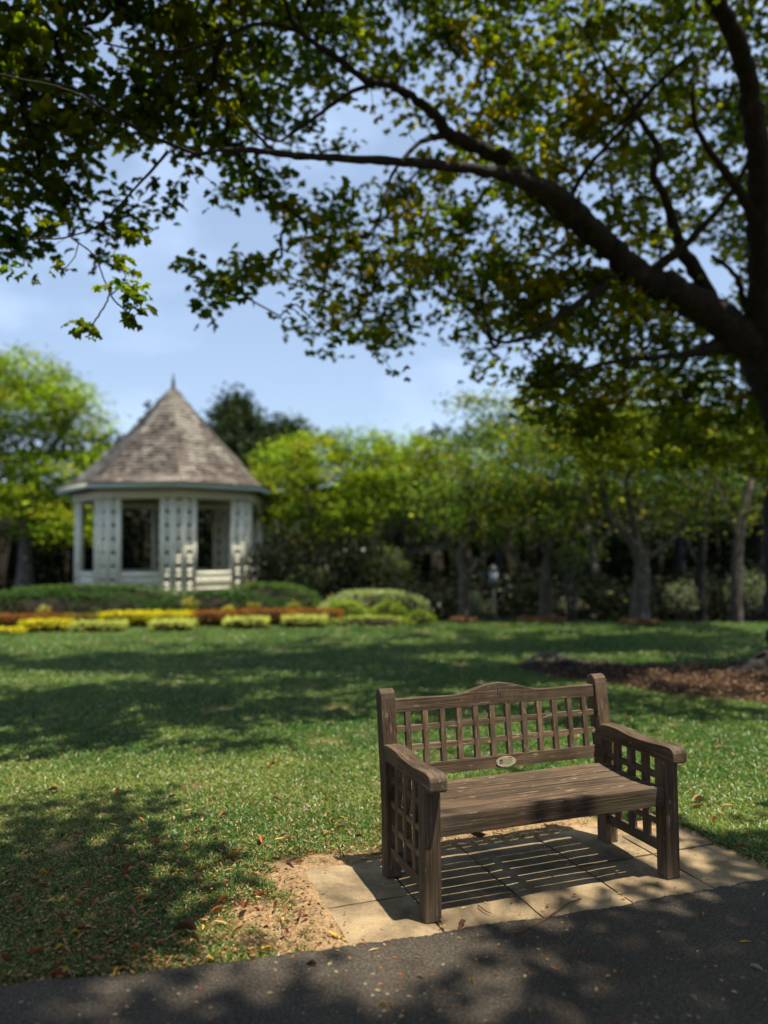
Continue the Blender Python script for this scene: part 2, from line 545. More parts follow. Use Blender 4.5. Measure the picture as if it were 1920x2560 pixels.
PATH_EDGE = [(-40, 9.5), (-12, 3.1), (-6, 1.25), (-3.5, 0.55), (-2.4, 0.28), (-1.62, 0.096), (-1.06, 0.006), (-0.72, -0.042), (-0.25, -0.072), (0.27, -0.113), (0.92, -0.15), (1.68, -0.165), (2.6, -0.17), (4.5, -0.13), (9, 0.2), (40, 3.0)]
_pe = np.array(PATH_EDGE)
def path_edge_y(xb):
    return np.interp(xb, _pe[:, 0], _pe[:, 1])

def lawn_limit(x):
    return 17.4 + 0.35 * np.sin(x * 0.5) - 0.012 * (x - 1) ** 2

MULCH = np.array([ground(u, v)[:2] for u, v in [(1290, 1668), (1330, 1650), (1450, 1655), (1600, 1664), (1760, 1664), (2100, 1640), (2400, 1680), (2300, 1800), (2050, 1775), (1890, 1752), (1760, 1742), (1640, 1728), (1520, 1706), (1400, 1692)]])
def in_poly(x, y, P):
    x = np.asarray(x); y = np.asarray(y)
    c = np.zeros(x.shape, bool)
    j = len(P) - 1
    for i in range(len(P)):
        xi, yi = P[i]; xj, yj = P[j]
        c ^= ((yi > y) != (yj > y)) & (x < (xj - xi) * (y - yi) / (yj - yi + 1e-12) + xi)
        j = i
    return c

def bare(x, y):
    """0 = full grass, 1 = bare sandy soil"""
    xb, yb = w2b(x, y)
    d_path = yb - path_edge_y(xb)
    nz = fbm(np.asarray(x) * 2.3 + 40, np.asarray(y) * 2.3 + 7, 3)
    nf = fbm(np.asarray(x) * 7 + 90, np.asarray(y) * 7 + 70, 2)
    s = np.zeros(np.shape(x))
    # worn strip along the slabs and the path
    dx = np.maximum(np.maximum(-0.375 - xb, xb - 1.79), 0)
    dy = np.maximum(yb - 0.745, 0)
    ds = np.hypot(dx, dy)
    s = np.maximum(s, np.clip(1.25 - ds / 0.24, 0, 1) * np.where((xb > 1.5) & (ds > 0), 0.35, 1))
    s = np.maximum(s, np.clip(1.0 - d_path / 0.16, 0, 1) * 0.9)
    g = np.exp(-(((xb + 0.60) / 0.34) ** 2 + ((yb - 0.34) / 0.30) ** 2))
    s = np.maximum(s, g * 0.95)
    g2 = np.exp(-(((xb - 0.45) / 0.7) ** 2 + ((yb - 0.80) / 0.2) ** 2))
    s = np.maximum(s, g2)
    g3 = np.exp(-(((xb + 1.3) / 1.0) ** 2 + ((yb - 1.0) / 0.8) ** 2)) * 0.34
    s = np.maximum(s, g3)
    s = s + (nz - 0.5) * 1.3 + (nf - 0.5) * 0.9
    return np.where(ds <= 0, 1.0, np.clip((s - 0.35) * 2.2, 0, 1))

# ground sheets: fine patch near the camera inside one big sheet, one mesh
def ground_sheet():
    xs = np.unique(np.concatenate([np.linspace(-220, -12, 14), np.linspace(-12, -4, 30), np.linspace(-4, -1.2, 70), np.linspace(-1.2, 2.6, 170), np.linspace(2.6, 5, 50), np.linspace(5, 14, 34), np.linspace(14, 220, 14)]))
    ys = np.unique(np.concatenate([np.linspace(-60, 1, 10), np.linspace(1, 2.8, 30), np.linspace(2.8, 4.8, 100), np.linspace(4.8, 8, 60), np.linspace(8, 19, 60), np.linspace(19, 320, 20)]))
    X, Y = np.meshgrid(xs, ys)
    Z = -0.014 + (fbm(X * 1.1, Y * 1.1, 3) - 0.5) * 0.012
    XB, YB = w2b(X, Y)
    di = np.minimum(np.minimum(XB + 0.372, 1.79 - XB), np.where(XB > 1.388, 0.56, 0.745) - YB)     # >0 inside the paving
    di = np.where(YB < -0.2, -9, di)
    nn = fbm(X * 14, Y * 14, 3) - 0.5; n2_ = fbm(X * 4, Y * 4, 2) - 0.5
    lap = np.where(di < 0, 0.006 + nn * 0.014 + di * 0.10, 0.004 - di * 0.42 + nn * 0.022 + n2_ * 0.02)
    Z = np.where(np.abs(di) < 0.16, np.maximum(np.where(di > 0.10, -0.02, lap), Z), Z)
    dd = np.clip((Y - lawn_limit(X) - 0.25) / 3.0, 0, 1); xx = np.clip((X + 0.8) / 2.0, 0, 1)
    Z = Z - 1.15 * dd * dd * (3 - 2 * dd) * xx * xx * (3 - 2 * xx)
    V = np.stack([X.ravel(), Y.ravel(), Z.ravel()], 1)
    nx, ny = len(xs), len(ys)
    I = np.arange(nx * ny).reshape(ny, nx)
    F = np.stack([I[:-1, :-1], I[:-1, 1:], I[1:, 1:], I[1:, :-1]], -1).reshape(-1, 4)
    bf = bare(V[:, 0], V[:, 1])[:, None]
    tone = fbm(V[:, 0] * 0.8, V[:, 1] * 0.8, 3)[:, None]
    green = np.array([0.036, 0.066, 0.014]) * (0.7 + 0.6 * tone)
    sand = np.array([0.40, 0.265, 0.145]) * (0.75 + 0.4 * tone)
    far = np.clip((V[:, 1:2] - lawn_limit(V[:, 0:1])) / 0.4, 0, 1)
    wood = np.array([0.010, 0.008, 0.005])  # floor colour blackened to stand in for shade under the trees
    c = green * (1 - bf) + sand * bf
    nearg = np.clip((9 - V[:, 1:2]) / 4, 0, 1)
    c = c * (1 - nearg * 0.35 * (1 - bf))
    mul = in_poly(V[:, 0], V[:, 1], MULCH)[:, None]
    c = np.where(mul, np.array([0.06, 0.035, 0.02]), c)
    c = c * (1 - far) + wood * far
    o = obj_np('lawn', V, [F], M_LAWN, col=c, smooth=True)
    tag(o, kind='structure')
ground_sheet()

# asphalt path: a real slab with a ragged edge, top 6 mm above the slabs' level
def path():
    xb = np.concatenate([np.linspace(-40, -4, 12)[:-1], np.linspace(-4, 4, 700), np.linspace(4, 40, 12)[1:]])
    e = path_edge_y(xb) + (fbm(xb * 9, xb * 0 + 3, 3) - 0.5) * 0.04 + (fbm(xb * 70, xb * 0 + 8, 3) - 0.5) * 0.020
    far = e - 3.6
    W0 = np.array([b2w(a, b, 0.006) for a, b in zip(xb, e)])
    W1 = np.array([b2w(a, b + 0.008, -0.03) for a, b in zip(xb, e)])
    W2 = np.array([b2w(a, b - 0.03, 0.009) for a, b in zip(xb, e)])
    W3 = np.array([b2w(a, b, 0.009) for a, b in zip(xb, far)])
    V = np.concatenate([W1, W0, W2, W3])
    n = len(xb)
    F = []
    for k in range(3):
        for i in range(n - 1):
            F.append((k * n + i, k * n + i + 1, (k + 1) * n + i + 1, (k + 1) * n + i))
    o = obj_np('asphalt_path', V, [np.array(F)[:, ::-1]], M_ASPH)
    tag(o, kind='structure')
path()

# paving under the bench: every slab its own piece
paving = empty('paving', tuple(b2w(0, 0, 0)), YAW)
tag(paving, kind='structure')
XJ = [-0.372, 0.048, 0.495, 0.943, 1.388, 1.79]
YJ = [-0.40, 0.29, 0.745]
def slab(x0, x1, y0, y1, dz):
    bm = bmesh.new()
    g = 0.0055
    nx, ny = 9, 9
    xs = np.linspace(x0 + g, x1 - g, nx); ys = np.linspace(y0 + g, y1 - g, ny)
    ph = random.random() * 50
    top = []
    for j, yy in enumerate(ys):
        row = []
        for i, xx in enumerate(xs):
            e = min(i, nx - 1 - i, j, ny - 1 - j)
            jx = (float(vnoise(xx * 30 + ph, yy * 30)) - 0.5) * 0.008 if e == 0 else 0
            row.append(bm.verts.new((xx + jx, yy + jx * (1 if j in (0, ny - 1) else 0), dz - (0.0035 if e == 0 else 0) + (float(vnoise(xx * 9 + ph, yy * 9)) - 0.5) * 0.003)))
        top.append(row)
    for j in range(ny - 1):
        for i in range(nx - 1):
            bm.faces.new((top[j][i], top[j][i + 1], top[j + 1][i + 1], top[j + 1][i]))
    ring = top[0][:] + [top[j][-1] for j in range(1, ny)] + top[-1][-2::-1] + [top[j][0] for j in range(ny - 2, 0, -1)]
    low = [bm.verts.new((v.co.x, v.co.y, -0.06)) for v in ring]
    m = len(ring)
    for i in range(m):
        bm.faces.new((ring[i], low[i], low[(i + 1) % m], ring[(i + 1) % m]))
    return obj_bm('slab', bm, M_SLAB, paving)
for j in range(2):
    for i in range(5):
        x0, x1 = XJ[i], XJ[i + 1]
        y1 = YJ[j + 1]
        if i == 4 and j == 1: y1 = 0.56
        off = 0.0
        if i == 0 and j == 0: off = 0.02
        slab(x0 + off, x1, YJ[j], y1, random.uniform(-0.003, 0.001))
# joint sand between the slabs
jb = MB(); jb.box(-0.37, 1.785, -0.38, 0.55, -0.05, -0.0105)
o = jb.build('joint_sand', mat_simple('joint_dirt', (0.03, 0.022, 0.014), (0.09, 0.065, 0.04), 30, 1.0, 0.4), paving)

# ================================================================== BENCH
BW, BA = 1.3136, 0.0742
bench = empty('garden_bench', tuple(b2w(0, 0, 0)), YAW, 'weathered dark brown wooden bench with lattice back and sides on sandy slabs', 'bench')

def gco(o, axis):
    """grain coordinate: long axis first, with an offset of its own"""
    me = o.data
    n = len(me.vertices)
    co = np.empty(n * 3, np.float32); me.vertices.foreach_get('co', co); co = co.reshape(n, 3)
    order = {'x': [0, 1, 2], 'y': [1, 0, 2], 'z': [2, 0, 1]}[axis]
    g = co[:, order] + RNG.uniform(-20, 20, 3)
    a = me.attributes.new('gco', 'FLOAT_VECTOR', 'POINT')
    a.data.foreach_set('vector', g.astype(np.float32).ravel())

def bevel_obj(name, bm, axis, parent, off=0.0028, mat=None):
    bmesh.ops.recalc_face_normals(bm, faces=bm.faces)
    edges = [e for e in bm.edges if len(e.link_faces) == 2 and e.calc_face_angle(0) > 0.5]
    bmesh.ops.bevel(bm, geom=edges, offset=off, segments=2, profile=0.6, affect='EDGES', clamp_overlap=True)
    for v in bm.verts:                      # slight irregularity of worn timber
        v.co += Vector((random.uniform(-1, 1), random.uniform(-1, 1), random.uniform(-1, 1))) * 0.00045
    o = obj_bm(name, bm, mat or M_WOOD, parent)
    gco(o, axis)
    return o

def rake(z):
    return (z - 0.478) * 0.1016

def member(name, x0, x1, y0, y1, z0, z1, axis, parent=bench, raked=False, seg=1, off=0.0028, fn=None, mat=None):
    bm = bmesh.new()
    ax = 'xyz'.index(axis)
    lo, hi = [x0, y0, z0], [x1, y1, z1]
    rings = []
    oth = [i for i in range(3) if i != ax]
    for t in np.linspace(0, 1, seg + 1):
        ring = []
        for a, b in ((0, 0), (1, 0), (1, 1), (0, 1)):
            p = [0, 0, 0]
            p[ax] = lo[ax] + (hi[ax] - lo[ax]) * t
            p[oth[0]] = hi[oth[0]] if a else lo[oth[0]]
            p[oth[1]] = hi[oth[1]] if b else lo[oth[1]]
            if raked: p[1] += rake(p[2])
            if fn: p = fn(p)
            ring.append(bm.verts.new(p))
        rings.append(ring)
    for i in range(seg):
        for k in range(4):
            bm.faces.new((rings[i][k], rings[i][(k + 1) % 4], rings[i + 1][(k + 1) % 4], rings[i + 1][k]))
    bm.faces.new(rings[0]); bm.faces.new(rings[-1])
    return bevel_obj(name, bm, axis, parent, off, mat)

def prism_x(name, prof, x0, x1, axis, parent=bench, off=0.003, mat=None):
    """profile of (y,z) points extruded along x"""
    bm = bmesh.new()
    A = [bm.verts.new((x0, y, z)) for y, z in prof]
    B = [bm.verts.new((x1, y, z)) for y, z in prof]
    bm.faces.new(A); bm.faces.new(B[::-1])
    n = len(prof)
    for i in range(n):
        bm.faces.new((A[i], B[i], B[(i + 1) % n], A[(i + 1) % n]))
    return bevel_obj(name, bm, axis, parent, off, mat)

# front legs
for x0 in (0.0, BW - BA):
    member('front_leg', x0, x0 + BA, 0, 0.074, 0, 0.552, 'z', seg=3)
# rear posts, raked and round-topped
post_prof = [(0.479, 0.0), (0.476, 0.16), (0.480, 0.33), (0.490, 0.45), (0.505, 0.55), (0.533, 0.74), (0.548, 0.835), (0.556, 0.860), (0.572, 0.875), (0.592, 0.880), (0.612, 0.874), (0.626, 0.860), (0.629, 0.84), (0.612, 0.72), (0.590, 0.56), (0.572, 0.43), (0.558, 0.30), (0.555, 0.0)]
for x0 in (0.0, BW - BA):
    prism_x('rear_post', post_prof, x0, x0 + BA, 'z')
# arms with the shallow S curve and rolled front
arm_top = [(0.507, 0.624), (0.47, 0.6285), (0.42, 0.631), (0.36, 0.629), (0.30, 0.623), (0.24, 0.6175), (0.18, 0.6155), (0.12, 0.6175), (0.06, 0.622), (0.01, 0.626), (-0.025, 0.627), (-0.048, 0.623), (-0.061, 0.614), (-0.066, 0.600)]
arm_bot = [(-0.066, 0.560), (-0.055, 0.551), (0.00, 0.5495), (0.12, 0.553), (0.25, 0.553), (0.37, 0.551), (0.500, 0.548)]
for x0 in (-0.002, BW - BA - 0.004):
    prism_x('armrest', arm_top + arm_bot, x0, x0 + BA + 0.006, 'y', off=0.005)
# top rail with the raised centre
def top_rail():
    bm = bmesh.new()
    xs = np.concatenate([np.linspace(BA - 0.004, 0.40, 7), np.linspace(0.43, 0.88, 25), np.linspace(0.92, BW - BA + 0.004, 7)])
    def top(x):
        t = np.clip(1 - abs(x - 0.655) / 0.262, 0, 1)
        s = t * t * (3 - 2 * t)
        return 0.826 + 0.046 * s - 0.003 * math.exp(-((abs(x - 0.655) - 0.29) / 0.09) ** 2)
    f0, f1, b0, b1 = [], [], [], []
    for x in xs:
        for zz, L, yo in ((0.7625, f0, 0), (top(x), f1, 0), (0.7625, b0, 0.036), (top(x), b1, 0.036)):
            L.append(bm.verts.new((x, 0.5245 + rake(zz) + yo, zz)))
    n = len(xs)
    for i in range(n - 1):
        bm.faces.new((f0[i], f0[i + 1], f1[i + 1], f1[i]))
        bm.faces.new((b0[i], b1[i], b1[i + 1], b0[i + 1]))
        bm.faces.new((f1[i], f1[i + 1], b1[i + 1], b1[i]))
        bm.faces.new((f0[i], b0[i], b0[i + 1], f0[i + 1]))
    bm.faces.new((f0[0], f1[0], b1[0], b0[0])); bm.faces.new((f0[-1], b0[-1], b1[-1], f1[-1]))
    o = bevel_obj('top_rail', bm, 'x', bench, 0.003, M_WOODK)
    o['label'] = 'top rail with a raised centre and a cracked knot'
top_rail()
member('lower_back_rail', BA - 0.004, BW - BA + 0.004, 0.5237, 0.5537, 0.4475, 0.5085, 'x', raked=True, seg=6, mat=M_WOODP)
for k in range(12):
    xc = 0.143 + 0.0935 * k + random.uniform(-0.0008, 0.0008)
    member('back_slat', xc - 0.014, xc + 0.014, 0.5250, 0.5500, 0.500, 0.770, 'z', raked=True, seg=2, off=0.0018, mat=M_WOODP)
for zc in (0.681, 0.587):
    member('back_cross_rail', BA - 0.004, BW - BA + 0.004, 0.5290, 0.5480, zc - 0.0138, zc + 0.0138, 'x', raked=True, seg=4, off=0.0015, mat=M_WOODP)
# sides
for side in (0, 1):
    xo = 0.022 if side == 0 else BW - 0.022 - 0.030
    for yc in (0.411, 0.298, 0.186):
        member('side_slat', xo, xo + 0.030, yc - 0.0165, yc + 0.0165, 0.120, 0.556, 'z', seg=2, off=0.0018)
    for zc in (0.458, 0.346, 0.236):
        member('side_cross_rail', xo + 0.002, xo + 0.028, 0.070, 0.482, zc - 0.0135, zc + 0.0135, 'y', seg=3, off=0.0015, mat=M_WOODP)
    member('side_stretcher', xo - 0.004, xo + 0.034, 0.070, 0.482, 0.103, 0.146, 'y', seg=3)
# seat: bearers, front rail and slats dished to the sitter
member('seat_bearer', 0.062, 0.098, 0.035, 0.49, 0.335, 0.398, 'y')
member('seat_bearer', BW - 0.098, BW - 0.062, 0.035, 0.49, 0.335, 0.398, 'y')
member('seat_bearer', BW / 2 - 0.016, BW / 2 + 0.016, 0.035, 0.47, 0.335, 0.398, 'y')
member('front_rail', BA - 0.004, BW - BA + 0.004, 0.008, 0.042, 0.342, 0.4295, 'x', seg=6)
member('rear_rail', BA - 0.004, BW - BA + 0.004, 0.475, 0.512, 0.355, 0.4185, 'x', seg=3)
edges = [(0.0510, 0.1175), (0.1270, 0.1945), (0.2035, 0.2745), (0.2840, 0.3550), (0.3650, 0.4270), (0.4320, 0.4725)]
def seatz(y):
    return 0.4295 - 0.017 * math.sin(min(1, max(0, y / 0.47)) * math.pi)
for y0, y1 in edges:
    yc = (y0 + y1) / 2
    def f(p, yc=yc, y0=y0, y1=y1):
        yy = p[1]
        top = seatz(yy)
        p = list(p)
        p[2] = top if p[2] > 0.42 else top - 0.020
        return p
    xa = 0.056
    member('seat_slat', xa, BW - xa, y0, y1, 0.40, 0.43, 'x', seg=6, off=0.0035, fn=f)
# maker's plate
plate_bm = bmesh.new()
def ell(bm, cx, cz, rx, rz, y0, y1, n=40):
    A = [bm.verts.new((cx + rx * math.cos(t), y0, cz + rz * math.sin(t))) for t in np.linspace(0, 2 * math.pi, n, endpoint=False)]
    B = [bm.verts.new((v.co.x, y1, v.co.z)) for v in A]
    bm.faces.new(A); bm.faces.new(B[::-1])
    for i in range(n):
        bm.faces.new((A[i], B[i], B[(i + 1) % n], A[(i + 1) % n]))
ell(plate_bm, 0.672, 0.4755, 0.0575, 0.0262, 0.5195, 0.5235)
bmesh.ops.recalc_face_normals(plate_bm, faces=plate_bm.faces)
for v in plate_bm.verts: v.co.y += rake(v.co.z)
plate = obj_bm('oval_plaque', plate_bm, M_PLATE, bench)
plate['label'] = 'pale oval maker plaque with a black emblem and small print'
pr = MB()
def dab(x0, x1, z0, z1, y=0.5190):
    pr.box(x0, x1, y + rake((z0 + z1) / 2), y + 0.0008 + rake((z0 + z1) / 2), z0, z1)
for ex in (0.6325, 0.6430):
    dab(ex, ex + 0.0085, 0.4835, 0.4885); dab(ex, ex + 0.0035, 0.4795, 0.4830); dab(ex + 0.005, ex + 0.0085, 0.4730, 0.4830)
    dab(ex + 0.001, ex + 0.004, 0.4725, 0.4785); dab(ex, ex + 0.0085, 0.4665, 0.4715)
for row, (xa, xb_) in enumerate([(0.655, 0.676), (0.6545, 0.708), (0.6545, 0.7035), (0.6545, 0.709), (0.6545, 0.694)]):
    z = 0.4905 - row * 0.0062
    x = xa
    while x < xb_:
        w = random.uniform(0.0016, 0.0045)
        dab(x, min(x + w, xb_), z - 0.0009, z + 0.0009)
        x += w + 0.0013
for k in range(5):
    dab(0.682 + k * 0.004, 0.687 + k * 0.004, 0.4915 + 0.0016 * math.sin(k * 0.9), 0.4940 + 0.0016 * math.sin(k * 0.9))
tag(pr.build('plaque_print', M_INK, plate))
scr = MB()
for sx_, sz_ in ((0.6185, 0.4755), (0.7255, 0.4755), (0.664, 0.4530)):
    scr.box(sx_ - 0.0015, sx_ + 0.0015, 0.5185 + rake(sz_), 0.5200 + rake(sz_), sz_ - 0.0015, sz_ + 0.0015)
tag(scr.build('plaque_screws', M_INK, plate), kind='stuff')

# ================================================================== BANDSTAND
GD = 25.0
gc = at(433, 1000, GD)
GC = np.array([gc[0], gc[1], 0.0])
phi0 = math.atan2(-GC[1], -GC[0]) + math.radians(3.6)
gaz = empty('bandstand', tuple(GC), 0, 'cream octagonal bandstand with lattice columns under a steep brown shingle roof', 'bandstand')
def gz(v):
    """height of photo row v at the bandstand axis"""
    return at(430, v, GD)[2]
FLOOR = 0.42
def corner(R, k, off=0.0):
    a = phi0 + k * math.pi / 4 + off
    return np.array([R * math.cos(a), R * math.sin(a)])
def octa(name, R0, z0, R1, z1, mat, inner=None):
    m = MB()
    V = [(*corner(R0, k), z0) for k in range(8)] + [(*corner(R1, k), z1) for k in range(8)]
    F = [(k, (k + 1) % 8, 8 + (k + 1) % 8, 8 + k) for k in range(8)] + [tuple(range(7, -1, -1)), tuple(range(8, 16))]
    m.add(V, F)
    return m.build(name, mat, gaz)
octa('plinth', 3.15, -0.1, 3.12, FLOOR, mat_simple('plinth_render', (0.3, 0.29, 0.25), (0.42, 0.4, 0.34), 4, 0.9, 0.1))
ZT = 3.22          # underside of the beam
RC = 2.97
def vpost(x, y, w, z0, z1, ang, name='post', mat=M_PAINT):
    m = MB()
    M = Matrix.Translation((x, y, 0)) @ Matrix.Rotation(ang, 4, 'Z')
    m.box(-w / 2, w / 2, -w / 2, w / 2, z0, z1, M)
    return m.build(name, mat, gaz)
for k in range(8):
    C = corner(RC, k)
    d1 = corner(RC, k + 1) - C; d1 /= np.linalg.norm(d1)
    d0 = corner(RC, k - 1) - C; d0 /= np.linalg.norm(d0)
    pts = [C + d0 * 0.50, C + d0 * 0.17, C + d1 * 0.17, C + d1 * 0.50]
    for i, p in enumerate(pts):
        d = d0 if i < 2 else d1
        vpost(p[0], p[1], 0.105, FLOOR, ZT, math.atan2(d[1], d[0]))
    for i in range(3):
        p, q = pts[i], pts[i + 1]
        m = MB()
        ang = math.atan2(*(q - p)[::-1]); L = np.linalg.norm(q - p)
        M = Matrix.Translation((*((p + q) / 2), 0)) @ Matrix.Rotation(ang, 4, 'Z')
        hw = L / 2 - 0.05
        z = FLOOR + 0.08
        while z < ZT - 0.1:
            m.box(-hw, hw, -0.045, 0.045, z, z + 0.10, M)
            m.box(-hw, hw, -0.045, 0.045, z + 0.13, z + 0.25, M)
            z += 0.40
        m.box(-hw, -hw + 0.05, -0.047, 0.047, FLOOR, ZT - 0.02, M)
        m.box(hw - 0.05, hw, -0.047, 0.047, FLOOR, ZT - 0.02, M)
        m.build('lattice_panel', M_PAINT, gaz)
    # railing between this corner's columns and the next
    a = C + d1 * 0.55
    Cn = corner(RC, k + 1)
    e = Cn - d1 * 0.55
    ang = math.atan2(d1[1], d1[0]); L = np.linalg.norm(e - a)
    M = Matrix.Translation((*((a + e) / 2), 0)) @ Matrix.Rotation(ang, 4, 'Z')
    m = MB(); m.box(-L / 2, L / 2, -0.03, 0.03, FLOOR + 0.52, FLOOR + 0.64, M); m.box(-L / 2, L / 2, -0.03, 0.03, FLOOR + 0.10, FLOOR + 0.16, M)
    m.build('handrail', M_PAINT, gaz)
    m = MB()
    nb = int(L / 0.095)
    for i in range(nb):
        x = -L / 2 + (i + 0.5) * L / nb
        m.box(x - 0.025, x + 0.025, -0.02, 0.02, FLOOR + 0.16, FLOOR + 0.50, M)
    tag(m.build('baluster_row', M_PAINT, gaz), kind='stuff')
# beam ring
def ring(name, Ro, Ri, z0, z1, mat):
    m = MB()
    V = [(*corner(Ro, k), z0) for k in range(8)] + [(*corner(Ro, k), z1) for k in range(8)] + [(*corner(Ri, k), z0) for k in range(8)] + [(*corner(Ri, k), z1) for k in range(8)]
    F = []
    for k in range(8):
        j = (k + 1) % 8
        F += [(k, j, 8 + j, 8 + k), (16 + k, 24 + k, 24 + j, 16 + j), (k, 16 + k, 16 + j, j), (8 + k, 8 + j, 24 + j, 24 + k)]
    m.add(V, F)
    return m.build(name, mat, gaz)
ring('beam', RC + 0.10, RC - 0.12, ZT, ZT + 0.26, M_PAINT)
RE = 3.50
ZE = gz(1240)        # underside of the eaves
# soffit
m = MB()
V = [(*corner(RE - 0.03, k), ZE + 0.03) for k in range(8)] + [(*corner(RC - 0.05, k), ZE + 0.24) for k in range(8)]
m.add(V, [(k, 8 + k, 8 + (k + 1) % 8, (k + 1) % 8) for k in range(8)])
m.build('soffit', M_SOFF, gaz)
octa('ceiling', RC, ZE + 0.245, RC - 0.05, ZE + 0.285, M_SOFF)
for k in range(8):
    C0, C1 = corner(RE, k), corner(RE, k + 1)
    d = (C1 - C0) / np.linalg.norm(C1 - C0)
    ang = math.atan2(d[1], d[0]); L = np.linalg.norm(C1 - C0)
    M = Matrix.Translation((*((C0 + C1) / 2), 0)) @ Matrix.Rotation(ang, 4, 'Z')
    m = MB(); m.box(-L / 2, L / 2, -0.025, 0.02, ZE, ZE + 0.17, M)
    m.build('fascia_board', M_FASC, gaz)
# roof: profile with a slight bell-cast, shingled course by course
ZA = gz(968)
prof = [(RE + 0.07, ZE + 0.17), (RE - 0.45, ZE + 0.38), (2.40, ZE + 1.00), (1.25, ZE + 2.20), (0.05, ZA)]
pr_r = np.array([p[0] for p in prof]); pr_z = np.array([p[1] for p in prof])
m = MB()
V = []
for r, z in prof:
    V += [(*corner(r, k), z - 0.03) for k in range(8)]
F = [(i * 8 + k, i * 8 + (k + 1) % 8, (i + 1) * 8 + (k + 1) % 8, (i + 1) * 8 + k) for i in range(len(prof) - 1) for k in range(8)]
m.add(V, F)
m.build('roof_deck', M_SOFF, gaz)
ncourse = 30
ss = np.concatenate([[0], np.cumsum(np.hypot(np.diff(pr_r), np.diff(pr_z)))])
tq = np.linspace(0, ss[-1] - 0.12, ncourse + 1)
rr = np.interp(tq, ss, pr_r); zz = np.interp(tq, ss, pr_z)
sv, sf, sc = [], [], []
base_cols = [(0.24, 0.195, 0.16), (0.20, 0.16, 0.13), (0.28, 0.23, 0.19), (0.165, 0.13, 0.11), (0.33, 0.28, 0.235)]
cnt = 0
for i in range(ncourse):
    for k in range(8):
        A0, A1 = corner(rr[i], k), corner(rr[i], k + 1)
        B0, B1 = corner(rr[i + 1], k), corner(rr[i + 1], k + 1)
        L = np.linalg.norm(A1 - A0)
        ns = max(1, int(L / 0.17))
        outn = (A0 + A1); outn /= np.linalg.norm(outn)
        cuts = np.linspace(0, 1, ns + 1); cuts[1:-1] += RNG.normal(0, 0.15 / ns, ns - 1)
        for j in range(ns):
            t0, t1 = cuts[j] + 0.03 / ns, cuts[j + 1] - 0.03 / ns
            lift = random.uniform(0.018, 0.045)
            dn = random.uniform(0.0, 0.03)
            p = [(*(A0 + (A1 - A0) * t0 + outn * (lift + dn)), zz[i] + lift * 0.6 - dn), (*(A0 + (A1 - A0) * t1 + outn * (lift + dn)), zz[i] + lift * 0.6 - dn),
                 (*(B0 + (B1 - B0) * t1), zz[i + 1] + 0.012), (*(B0 + (B1 - B0) * t0), zz[i + 1] + 0.012)]
            q = [(*(A0 + (A1 - A0) * t0), zz[i] - 0.02), (*(A0 + (A1 - A0) * t1), zz[i] - 0.02)]
            sv += p + q
            sf += [(cnt, cnt + 1, cnt + 2, cnt + 3), (cnt, cnt + 4, cnt + 5, cnt + 1)]
            c = np.array(random.choice(base_cols)) * random.uniform(0.8, 1.2)
            # pale lichened areas
            a = k + (t0 + t1) / 2
            ln = float(fbm(a * 3.1 + 20, zz[i] * 1.7, 3))
            if ln > 0.56: c = c * (1 - 0.6) + np.array((0.52, 0.47, 0.38)) * 0.6
            elif ln < 0.4: c = c * 0.75
            sc += [c] * 6
            cnt += 6
def mat_attr(name, rough=0.85):
    m, n, l, b = new_mat(name)
    a = n.new('ShaderNodeAttribute'); a.attribute_name = 'col'
    tc = n.new('ShaderNodeTexCoord')
    nz = noise(n, l, tc.outputs['Object'], 18, 5, 0.7)
    r = ramp(n, [(0.3, (0.65, 0.65, 0.65)), (0.7, (1.25, 1.25, 1.25))]); l.new(nz.outputs['Fac'], r.inputs['Fac'])
    l.new(mixc(n, l, 1, a.outputs['Color'], r.outputs['Color'], 'MULTIPLY'), b.inputs['Base Color'])
    b.inputs['Roughness'].default_value = rough
    bump(n, l, b, nz.outputs['Fac'], 0.4, 0.01)
    return m
M_SHING = mat_attr('weathered_shingle')
tag(obj_np('shingles', np.array(sv), [np.array(sf)], M_SHING, gaz, col=np.array(sc)), kind='stuff')
m = MB(); m.tube([(0, 0, ZA - 0.25), (0, 0, ZA - 0.05), (0, 0, ZA + 0.06), (0, 0, ZA + 0.12), (0, 0, ZA + 0.50)], [0.20, 0.10, 0.05, 0.06, 0.008], 10)
m.build('finial', M_IRON, gaz)

